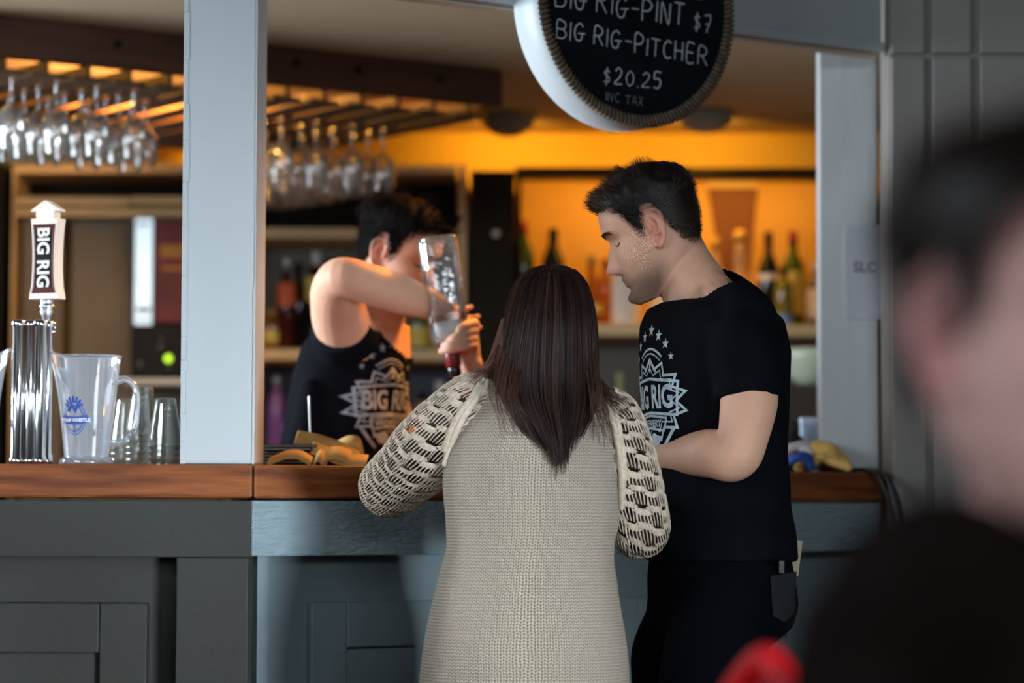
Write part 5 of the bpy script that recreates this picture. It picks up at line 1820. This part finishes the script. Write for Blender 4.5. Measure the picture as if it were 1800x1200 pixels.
    def halfw(y, sd):
        if sd < 0:   # left outline, px from centre line
            return interp([465, 468, 474, 484, 500, 530, 570, 620, 660, 700, 740, 770, 800], [10, 26, 42, 54, 66, 77, 86, 96, 98, 92, 74, 54, 32], y)
        return interp([465, 468, 474, 484, 500, 530, 570, 620, 660, 700, 740, 770, 800], [10, 26, 42, 53, 64, 74, 81, 85, 88, 86, 66, 46, 28], y)
    def cen(y): return interp([465, 600, 690, 760, 800], [970, 968, 966, 978, 985], y)
    def depth(y, q):     # Y of the hair surface; q=0 at back middle, +-1 at the sides
        k_ = max(0., 1 - abs(q) ** 2.4) ** .5
        back = interp([465, 476, 505, 560, 620, 680, 720, 760, 800], [5.205, 5.155, 5.13, 5.105, 5.10, 5.095, 5.082, 5.070, 5.066], y)
        sideY = interp([465, 560, 640, 700, 760, 800], [5.21, 5.20, 5.19, 5.135, 5.09, 5.08], y)
        return sideY + (back - sideY) * k_
    def hp(y, q, lift=0.):
        sd = -1 if q < 0 else 1
        x = cen(y) + q * halfw(y, sd)
        p = P(x, y, depth(y, q) - lift)
        return p
    shell = MB(); ny, nq = 40, 30
    for i in range(ny + 1):
        for j in range(nq + 1):
            q = -1 + 2 * j / nq
            y = 466 + (768 - 85 * abs(q) ** 2 - 466) * i / ny
            shell.v.append(hp(y, q * .94) + V((0, .010 + .004 * noise.noise(V((q * 6, y * .03, 1))), -.004)))
    for i in range(ny):
        for j in range(nq):
            a = i * (nq + 1) + j; shell.f.append((a, a + 1, a + nq + 2, a + nq + 1))
    # close the shell over the front of the head
    o = len(shell.v)
    for i in range(ny + 1):
        y = 470 + (600 - 470) * i / ny
        for j in range(nq + 1):
            q = -1 + 2 * j / nq
            b0 = hp(y, q * .72); fr = 5.21 + .10 * max(0, 1 - abs(q) ** 2.4) ** .5 * min(1, (y - 460) / 60) * (1 if y < 600 else max(.3, 1 - (y - 600) / 120))
            shell.v.append(V((b0.x, fr, b0.z)))
    for i in range(ny):
        for j in range(nq):
            a = o + i * (nq + 1) + j; shell.f.append((a, a + nq + 1, a + nq + 2, a + 1))
    shell.build('hair_base', HAIR_W, root, True)
    st = Strands()
    for k_ in range(3600):
        q = rnd.uniform(-1, 1); q = math.copysign(abs(q) ** .85, q)
        ed = abs(q)
        y0 = 466 + (16 * rnd.random() if rnd.random() < .6 else 120 * rnd.random() * rnd.random())
        yend = 797 - 75 * ed ** 2.2 + rnd.gauss(0, 16)
        if rnd.random() < .2: yend -= rnd.uniform(20, 90)
        lift = rnd.uniform(-.006, .004)
        m_ = 16; pts = []
        cl = math.floor((q + 1) * 16); cq = (cl + .5) / 16 - 1
        wav = rnd.uniform(-1, 1); w2 = noise.noise(V((cl * 3.1, 0, 0)))
        for i in range(m_ + 1):
            t = i / m_; y = y0 + (yend - y0) * t
            grip = max(0, (y - 600) / 200)
            qq = q + (cq - q) * .55 * min(1, grip) + .05 * w2 * math.sin(y * .018 + cl) * grip + wav * .015 * math.sin(t * 5)
            pts.append(hp(y, qq, lift + .004 * grip * noise.noise(V((cl * 1.7, y * .01, 0)))))
        st.add(pts, rnd.uniform(.0012, .0024), .0006, side=V((rnd.uniform(-.9, .9), -1, 0)), val=min(1, rnd.random() ** 3 * (.35 + .9 * max(0, w2)) + max(0, -q - .6) * 1.6 * rnd.random() * (1 if y0 < 600 else 1)))
    # flyaway ends over both shoulders
    for k_ in range(90):
        x0 = rnd.uniform(868, 890); xe = rnd.uniform(822, 852); y1 = rnd.uniform(648, 676)
        st.add(spline([P(x0 + 14, 560, 5.16), P(x0 - 6, 620, 5.14), P((x0 + xe) / 2 - 2, 645, 5.13), P(xe, y1, 5.12)], [1] * 4, 5)[0], .0013, .0004, side=V((0, -1, 0)), val=rnd.random() * .8 + .2)
    for k_ in range(110):
        x0 = rnd.uniform(1036, 1050); xe = rnd.uniform(1062, 1114); y1 = 690 + (xe - 1060) * .30 + rnd.uniform(-6, 34)
        st.add(spline([P(x0 - 4, 590, 5.16), P(x0 + 4, 655, 5.13), P((x0 + xe) / 2 + 4, (680 + y1) / 2, 5.11), P(xe, y1, 5.105)], [1] * 4, 5)[0], .0013, .0004, side=V((0, -1, 0)), val=rnd.random() * .6)
    for k_ in range(60):
        x0 = rnd.uniform(862, 915); y1 = rnd.uniform(725, 775); xe = x0 + rnd.uniform(2, 30)
        st.add(spline([P(x0 + 16, 600, 5.15), P(x0 - 4, 690, 5.075), P(xe, y1, 5.068)], [1] * 3, 6)[0], .0013, .0004, side=V((0, -1, 0)), val=rnd.random() * .6)
    for k_ in range(60):
        x0 = rnd.uniform(1035, 1058); y1 = rnd.uniform(735, 790); xe = x0 + rnd.uniform(0, 34)
        st.add(spline([P(x0 - 12, 600, 5.16), P(x0 + 2, 700, 5.085), P(xe, y1, 5.072)], [1] * 3, 6)[0], .0013, .0004, side=V((0, -1, 0)), val=rnd.random() * .6)
    st.build('hair', HAIR_W, root)


# ------------------------------------------------------------------ bartender pouring
def build_bartender():
    Yb = 6.5
    P = lambda x, y, Y=Yb: at(x, y, Y)
    root = thing('person', 'bartender in black printed T-shirt pouring with one raised arm behind the bar', 'person', (P(620, 900).x, 6.5, 0))
    f = V((.80, -.60, 0)); r_ = V((-.60, -.80, 0))        # r_: his right, towards the camera
    hc = P(700, 449, 6.45)
    HMx = head_matrix(hc, V((.84, -.42, -.34)), (.1, -.1, 1), 1.0)
    body = head_mb().xf(HMx)
    body.limb([P(690, 490, 6.49), P(672, 545, 6.49), P(655, 590, 6.50)], [.052, .056, .075], 20, 6)
    body.loft([(P(640, 570), f * .085, r_ * .13), (P(628, 640), f * .10, r_ * .155), (P(612, 760), f * .10, r_ * .15), (P(605, 880), f * .10, r_ * .15)], 24)
    body.limb([P(618, 600, 6.40), P(600, 565, 6.33), P(592, 522, 6.22), P(598, 489, 6.12), P(645, 498, 6.12), P(700, 516, 6.16), P(745, 531, 6.20), P(776, 542, 6.25)],
              [.060, .064, .059, .045, .044, .043, .036, .030], 22, 7)
    # right hand behind the bottle
    hand_mb(body, P(778, 543, 6.26), V((.1, .95, -.2)), V((.9, -.2, 0)), 1, (.7, .9, .6), k_=.9)
    # left arm: upper arm down behind the counter line, forearm up to the bottle neck
    body.limb([P(668, 625, 6.62), P(690, 750, 6.68), P(772, 850, 6.60), P(803, 750, 6.43), P(824, 662, 6.30), P(827, 640, 6.27)], [.06, .055, .048, .043, .031, .028], 20, 6)
    # left hand gripping the bottle neck: fingers wrap from the right round the front to the left
    W = P(829, 640, 6.265)
    d = (P(820, 592, 6.235) - W)
    hand_mb(body, W, d, V((-.75, .66, 0)), -1, [(1.25, .35, .15), (1.3, .35, .15), (1.35, .4, .2), (1.4, .45, .25)], (.4, .4, .3), .0, .93)
    # visible knuckle row: four fingers lying across the neck
    for i, (y0, y1, x1) in enumerate(((568, 580, 806), (581, 594, 790), (594, 604, 780), (606, 614, 776))):
        body.limb([P(832, y0 + 8, 6.235), P(834 - i, y0, 6.205), P(820, y0 + 3, 6.165), P((820 + x1) / 2 - 4, (y0 + y1) / 2 + 4, 6.150), P(x1, y1 + 3, 6.160)], [.0105, .0115, .0102, .0095, .0078], 10, 4)
    me = remeshed(body, .0034, 2)
    paint_pigment(me, HMx, .5)
    link('body', me, SKIN, root, True)
    short_hair(HMx, root, HAIR_B, 6000, .042, .012, 9, (.35, .1, .55), messy=.7)
    eyes_and_brows(HMx, root, HAIR_B)
    sh = MB()
    sh.loft([(P(652, 560), f * .07, r_ * .08), (P(645, 578), f * .10, r_ * .13), (P(634, 610), f * .110, r_ * .155), (P(620, 660), f * .118, r_ * .16), (P(611, 720), f * .120, r_ * .158),
             (P(604, 780), f * .122, r_ * .16), (P(600, 860), f * .124, r_ * .165), (P(600, 960), f * .13, r_ * .17)], 32)
    sh.limb([P(650, 560, 6.47), P(620, 590, 6.41), P(604, 590, 6.37)], [.05, .062, .070], 18, 5)
    sh.limb([P(618, 602, 6.40), P(601, 572, 6.35)], [.075, .076], 22, 4, round_ends=False)
    sh.limb([P(668, 622, 6.60), P(680, 705, 6.65)], [.060, .058], 20, 5, round_ends=False)
    sh.limb([P(545, 690, 6.36), P(535, 760, 6.36), P(530, 830, 6.38)], [.028, .04, .045], 14, 5)
    sm = remeshed(sh, .006, 4)
    folds(sm, lambda p: .006 * noise.noise(V((p.x * 8, p.y * 8, p.z * 4))) + .004 * math.sin(p.x * 70 + p.z * 25 + 4 * noise.noise(p * 5)) * max(0, noise.noise(p * 5 + V((1, 4, 2))) + .2))
    bm = bmesh.new(); bm.from_mesh(sm)
    c0, c1 = P(628, 528, 6.45), P(702, 614, 6.45)
    pn_ = (c1 - c0).cross(V((.05, 1, .1))).normalized()
    if pn_.z < 0: pn_ = -pn_
    bmesh.ops.delete(bm, geom=[v_ for v_ in bm.verts if (v_.co - c0).dot(pn_) > 0 and v_.co.z > 1.38 and v_.co.x > P(628, 500).x], context='VERTS')
    bm.to_mesh(sm); bm.free()
    so = link('tshirt', sm, SHIRT, root, True)
    bv = bvh_of(sm)
    cf = V((.94, -.34, .05)).normalized(); cr2 = V((.34, .94, 0)).normalized()
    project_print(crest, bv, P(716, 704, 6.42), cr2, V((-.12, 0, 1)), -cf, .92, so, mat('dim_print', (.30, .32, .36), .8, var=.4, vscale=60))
    tr = MB()
    tr.limb([P(585, 960, 6.42), P(590, 1250, 6.42), P(592, 1640, 6.45)], [.10, .075, .055], 18, 6)
    tr.limb([P(640, 960, 6.56), P(645, 1250, 6.56), P(645, 1640, 6.58)], [.10, .075, .055], 18, 6)
    tr.loft([(P(602, 900), f * .125, r_ * .16), (P(604, 980), f * .125, r_ * .165), (P(606, 1040), f * .10, r_ * .14)], 24)
    tm_ = remeshed(tr, .010, 3)
    for v_ in tm_.vertices: v_.co.z = max(v_.co.z, .05)
    link('trousers', tm_, DENIM, root, True)
    shoe(root, V((P(592, 1600).x, 6.45, 0)), f); shoe(root, V((P(645, 1600).x, 6.58, 0)), f)
    # bottle turned upside down in his hands
    top = P(768, 417, 6.20); bot = P(800, 660, 6.20)
    axv = (top - bot).normalized()
    s_ = S(6.2)
    ht = (top - bot).length
    t = thing('poured_bottle', 'clear square glass bottle held upside down with dark red neck wrap', 'bottle', tuple(bot))
    xx = (V((1, 0, 0)) - axv * axv.x).normalized(); yy = axv.cross(xx)
    M_ = Matrix(((xx.x, yy.x, axv.x, bot.x), (xx.y, yy.y, axv.y, bot.y), (xx.z, yy.z, axv.z, bot.z), (0, 0, 0, 1)))
    GLS = thin_glass('thick_clear_glass', (.95, .95, .94), 1.0, .05, .05, (.85, .88, .9), 1.0, .015, .5, 45)
    hw = .0425
    def sqr(prof, pw=.45, n=40):
        return MB().loft([(V((0, 0, z)), V((r, 0, 0)), V((0, r, 0))) for r, z in prof], n, pw)
    h0 = .078        # shoulder height above the mouth
    outer = MB().loft([(V((0, 0, z)), V((r, 0, 0)), V((0, r, 0))) for r, z in ((.0125, .02), (.014, .045), (.020, .058))], 40, 1.0, cap=False)
    o1 = [(.028, .066, .8), (.037, .075, .62), (hw, .090, .5), (hw, ht * .6, .48), (hw + .0015, ht * .96, .48), (hw, ht - .004, .5), (hw - .005, ht, .5)]
    i1 = [(hw - .009, ht - .016, .55), (hw - .006, ht - .03, .5), (hw - .006, .10, .52), (.034, .084, .65), (.024, .072, .85), (.011, .06, 1.), (.0105, .02, 1.)]
    rings = [(.0135, .02, 1.), (.014, .045, 1.), (.019, .058, .95)] + o1 + i1
    mb = MB(); n = 44
    for r, z, pw in rings:
        for k_ in range(n):
            a = 2 * PI * k_ / n; ca, sa = math.cos(a), math.sin(a)
            mb.v.append(V((r * math.copysign(abs(ca) ** pw, ca), r * math.copysign(abs(sa) ** pw, sa), z + .0012 * noise.noise(V((ca * 3, sa * 3, z * 90))))))
    m_ = len(rings)
    for i in range(m_):
        i2 = (i + 1) % m_
        for k_ in range(n):
            k2 = (k_ + 1) % n; mb.f.append((i * n + k_, i * n + k2, i2 * n + k2, i2 * n + k_))
    # close the base disc between last outer and first inner ring is part of the loop
    mb.xf(M_).build('glass', GLS, t, True)
    # base: the bottle's floor, now uppermost
    sqr([(hw - .0055, ht - .0005), (hw - .007, ht - .012)], .5).xf(M_).build('base', GLS, t, True)
    # frothing liquid near the shoulder
    fr = MB(); random.seed(4)
    lv = [(.030, .076, .7), (hw - .0075, .098, .55), (hw - .0075, .118, .52)]
    for r, z, pw in lv:
        for k_ in range(32):
            a = 2 * PI * k_ / 32; ca, sa = math.cos(a), math.sin(a)
            fr.v.append(V((r * math.copysign(abs(ca) ** pw, ca), r * math.copysign(abs(sa) ** pw, sa), z + (random.uniform(-.004, .004) if z > .11 else 0))))
    for i in range(2):
        for k_ in range(32): fr.f.append((i * 32 + k_, i * 32 + (k_ + 1) % 32, (i + 1) * 32 + (k_ + 1) % 32, (i + 1) * 32 + k_))
    fr.f.append(tuple(range(64, 96))); fr.f.append(tuple(reversed(range(32))))
    fr.xf(M_).build('froth', mat('froth', (.92, .93, .95), .35, trans=.15, bump=.6, bscale=160), t, True)
    MB().lathe([(.0142, .018), (.0165, .022), (.0185, .045), (.0165, .060), (.0142, .062)], 24).xf(M_).build('neck_wrap', mat('wine_red_wrap', (.16, .008, .012), .3), t, True)
    MB().lathe([(.006, -.004), (.012, -.002), (.0150, .004), (.0150, .016), (.0142, .0185)], 20).xf(M_).build('pour_spout', mat('black_spout', (.01, .01, .012), .2), t, True)
    MB().loft([(V((0, 0, z)), V((hw + .0012, 0, 0)), V((0, hw + .0012, 0))) for z in (.118, .132)], 40, .48, cap=False).xf(M_ ).build('label_edge', thin_glass('label_tint', (.8, .62, .5), .4, .2, .18, (.35, .15, .08)), t, True)


# ------------------------------------------------------------------ blurred person in the foreground, red chair
def build_foreground():
    Yf = 1.8
    P = lambda x, y, Y=Yf: at(x, y, Y)
    root = thing('person', 'blurred person in dark jacket close to the camera at the right photo edge', 'person', (P(1900, 900).x, 1.85, 0))
    f = V((.5, -.866, 0)); r_ = V((-.866, -.5, 0))
    hc = P(1835, 590, 1.85)
    HMx = head_matrix(hc, V((.42, -.9, -.05)), (0.04, 0, 1), 1.04)
    body = head_mb().xf(HMx)
    body.limb([P(1850, 760, 1.90), P(1860, 900, 1.91), P(1865, 1010, 1.92)], [.056, .058, .075], 20, 5)
    body.loft([(P(1865, 980, 1.92), f * .08, r_ * .13), (P(1865, 1150, 1.92), f * .10, r_ * .17), (P(1865, 1700, 1.92), f * .10, r_ * .15)], 24)
    body.limb([P(1670, 1110, 1.86), P(1535, 1600, 1.80), P(1560, 1950, 1.62), P(1750, 1990, 1.45)], [.06, .05, .045, .03], 16, 5)
    hand_mb(body, P(1760, 1990, 1.44), V((.8, -.5, 0)), V((0, 0, -1)), 1, (.3, .4, .3))
    body.limb([P(2150, 1080, 2.05), P(2250, 1600, 2.03), P(2250, 1950, 1.85), P(2150, 1990, 1.68)], [.06, .05, .045, .03], 16, 5)
    hand_mb(body, P(2150, 1990, 1.67), V((-.4, -.8, 0)), V((0, 0, -1)), -1, (.3, .4, .3))
    me = remeshed(body, .0036, 2)
    paint_pigment(me, HMx, .25)
    link('body', me, skin_mat('ruddy_skin', (.66, .38, .33), (.45, .12, .14), (.30, .15, .13)), root, True)
    short_hair(HMx, root, HAIR_M, 5000, .04, .022, 14, (.4, .2, .4), messy=.5)
    eyes_and_brows(HMx, root, HAIR_M)
    JK = mat('dark_jacket', (.011, .006, .0055), .95, var=.4, vscale=14, bump=.3, bscale=200, spec=.05)
    jk = MB()
    jk.loft([(P(1865, 950, 1.92), f * .085, r_ * .10), (P(1862, 990, 1.92), f * .11, r_ * .15), (P(1860, 1060, 1.92), f * .13, r_ * .19), (P(1860, 1250, 1.92), f * .145, r_ * .205), (P(1860, 1600, 1.92), f * .145, r_ * .22),
             (P(1862, 2100, 1.92), f * .15, r_ * .22)], 32)
    jk.limb([P(1650, 1095, 1.84), P(1590, 1250, 1.82), P(1530, 1600, 1.80), P(1560, 1930, 1.64), P(1700, 1985, 1.49)], [.082, .080, .068, .062, .048], 18, 6)
    jk.limb([P(2150, 1085, 2.02), P(2230, 1300, 2.04), P(2250, 1600, 2.03), P(2250, 1930, 1.87), P(2170, 1985, 1.73)], [.082, .080, .068, .062, .048], 18, 6)
    jm_ = remeshed(jk, .008, 4)
    folds(jm_, lambda p: .007 * noise.noise(p * 9))
    jo = link('jacket', jm_, JK, root, True)
    # stand-up collar
    cr_ = MB(); n = 36
    for i, (y, s_) in enumerate(((1000, 1.12), (950, 1.06), (905, 1.0), (900, .94), (960, .96))):
        for k_ in range(n):
            a = 2 * PI * k_ / n
            cr_.v.append(P(1862, y, 1.915) + f * .086 * s_ * math.cos(a) + r_ * .094 * s_ * math.sin(a) + V((0, 0, -.03 * max(0, math.cos(a)))))
    for i in range(4):
        for k_ in range(n): cr_.f.append((i * n + k_, i * n + (k_ + 1) % n, (i + 1) * n + (k_ + 1) % n, (i + 1) * n + k_))
    cr_.build('collar', mat('grey_collar', (.075, .072, .070), .9, var=.3, vscale=30), jo, True)
    tr = MB()
    for sx_, yy_ in ((1720, 1.88), (2010, 1.98)):
        p0 = P(sx_, 2050, yy_); p0.z = .45
        tr.limb([V((p0.x, yy_, .50)), V((p0.x, yy_ - .02, .3)), V((p0.x, yy_, .08))], [.10, .07, .055], 16, 5)
    tm_ = remeshed(tr, .01, 2); link('trousers', tm_, DENIM, root, True)
    for sx_, yy_ in ((1720, 1.88), (2010, 1.98)):
        shoe(root, V((P(sx_, 2050, yy_).x, yy_, 0)), f)

    # red chair with an open loop back
    Yc = 3.0
    RED = mat('red_plastic', (.62, .010, .014), .35)
    c0 = at(1278, 1150, Yc)
    ch = thing('chair', 'bright red plastic chair with rounded back at the bottom photo edge', 'chair', (c0.x, Yc + .1, 0))
    zt = at(1318, 1158, Yc).z
    h_ = .16
    pts = [(-h_, zt - .62), (-h_, zt - .22), (-h_ * .72, zt - .09), (-h_ * .12, zt - .010), (h_ * .18, zt - .012), (h_ * .75, zt - .09), (h_, zt - .22), (h_, zt - .62)]
    R_ = V((.42, -.90, 0))
    cc = V((c0.x + .04, Yc, 0))
    MB().limb([cc + R_ * x + V((0, 0, z)) for x, z in pts], [.016] * 3 + [.018] * 2 + [.016] * 3, 14, 8, flat=(1, 1)).build('backrest', RED, ch, True)
    bk = V((R_.y, -R_.x, 0)) * -1
    sz = zt - .40
    seat = [cc + R_ * -h_, cc + R_ * h_, cc + R_ * h_ * .95 + bk * -.36, cc + R_ * -h_ * .95 + bk * -.36]
    bevelled(prism([tuple(p[:2]) for p in seat], sz - .03, sz), .01).build('seat', RED, ch, True)
    for i, q in enumerate(seat):
        MB().limb([V((q.x, q.y, sz - .02)), V((q.x, q.y, .012))], [.014, .011], 10, 3).build('leg', STEEL, ch, True)


build_man()
build_woman()
build_bartender()
build_foreground()

for o in SC.objects:
    if '_local' in o: del o['_local']
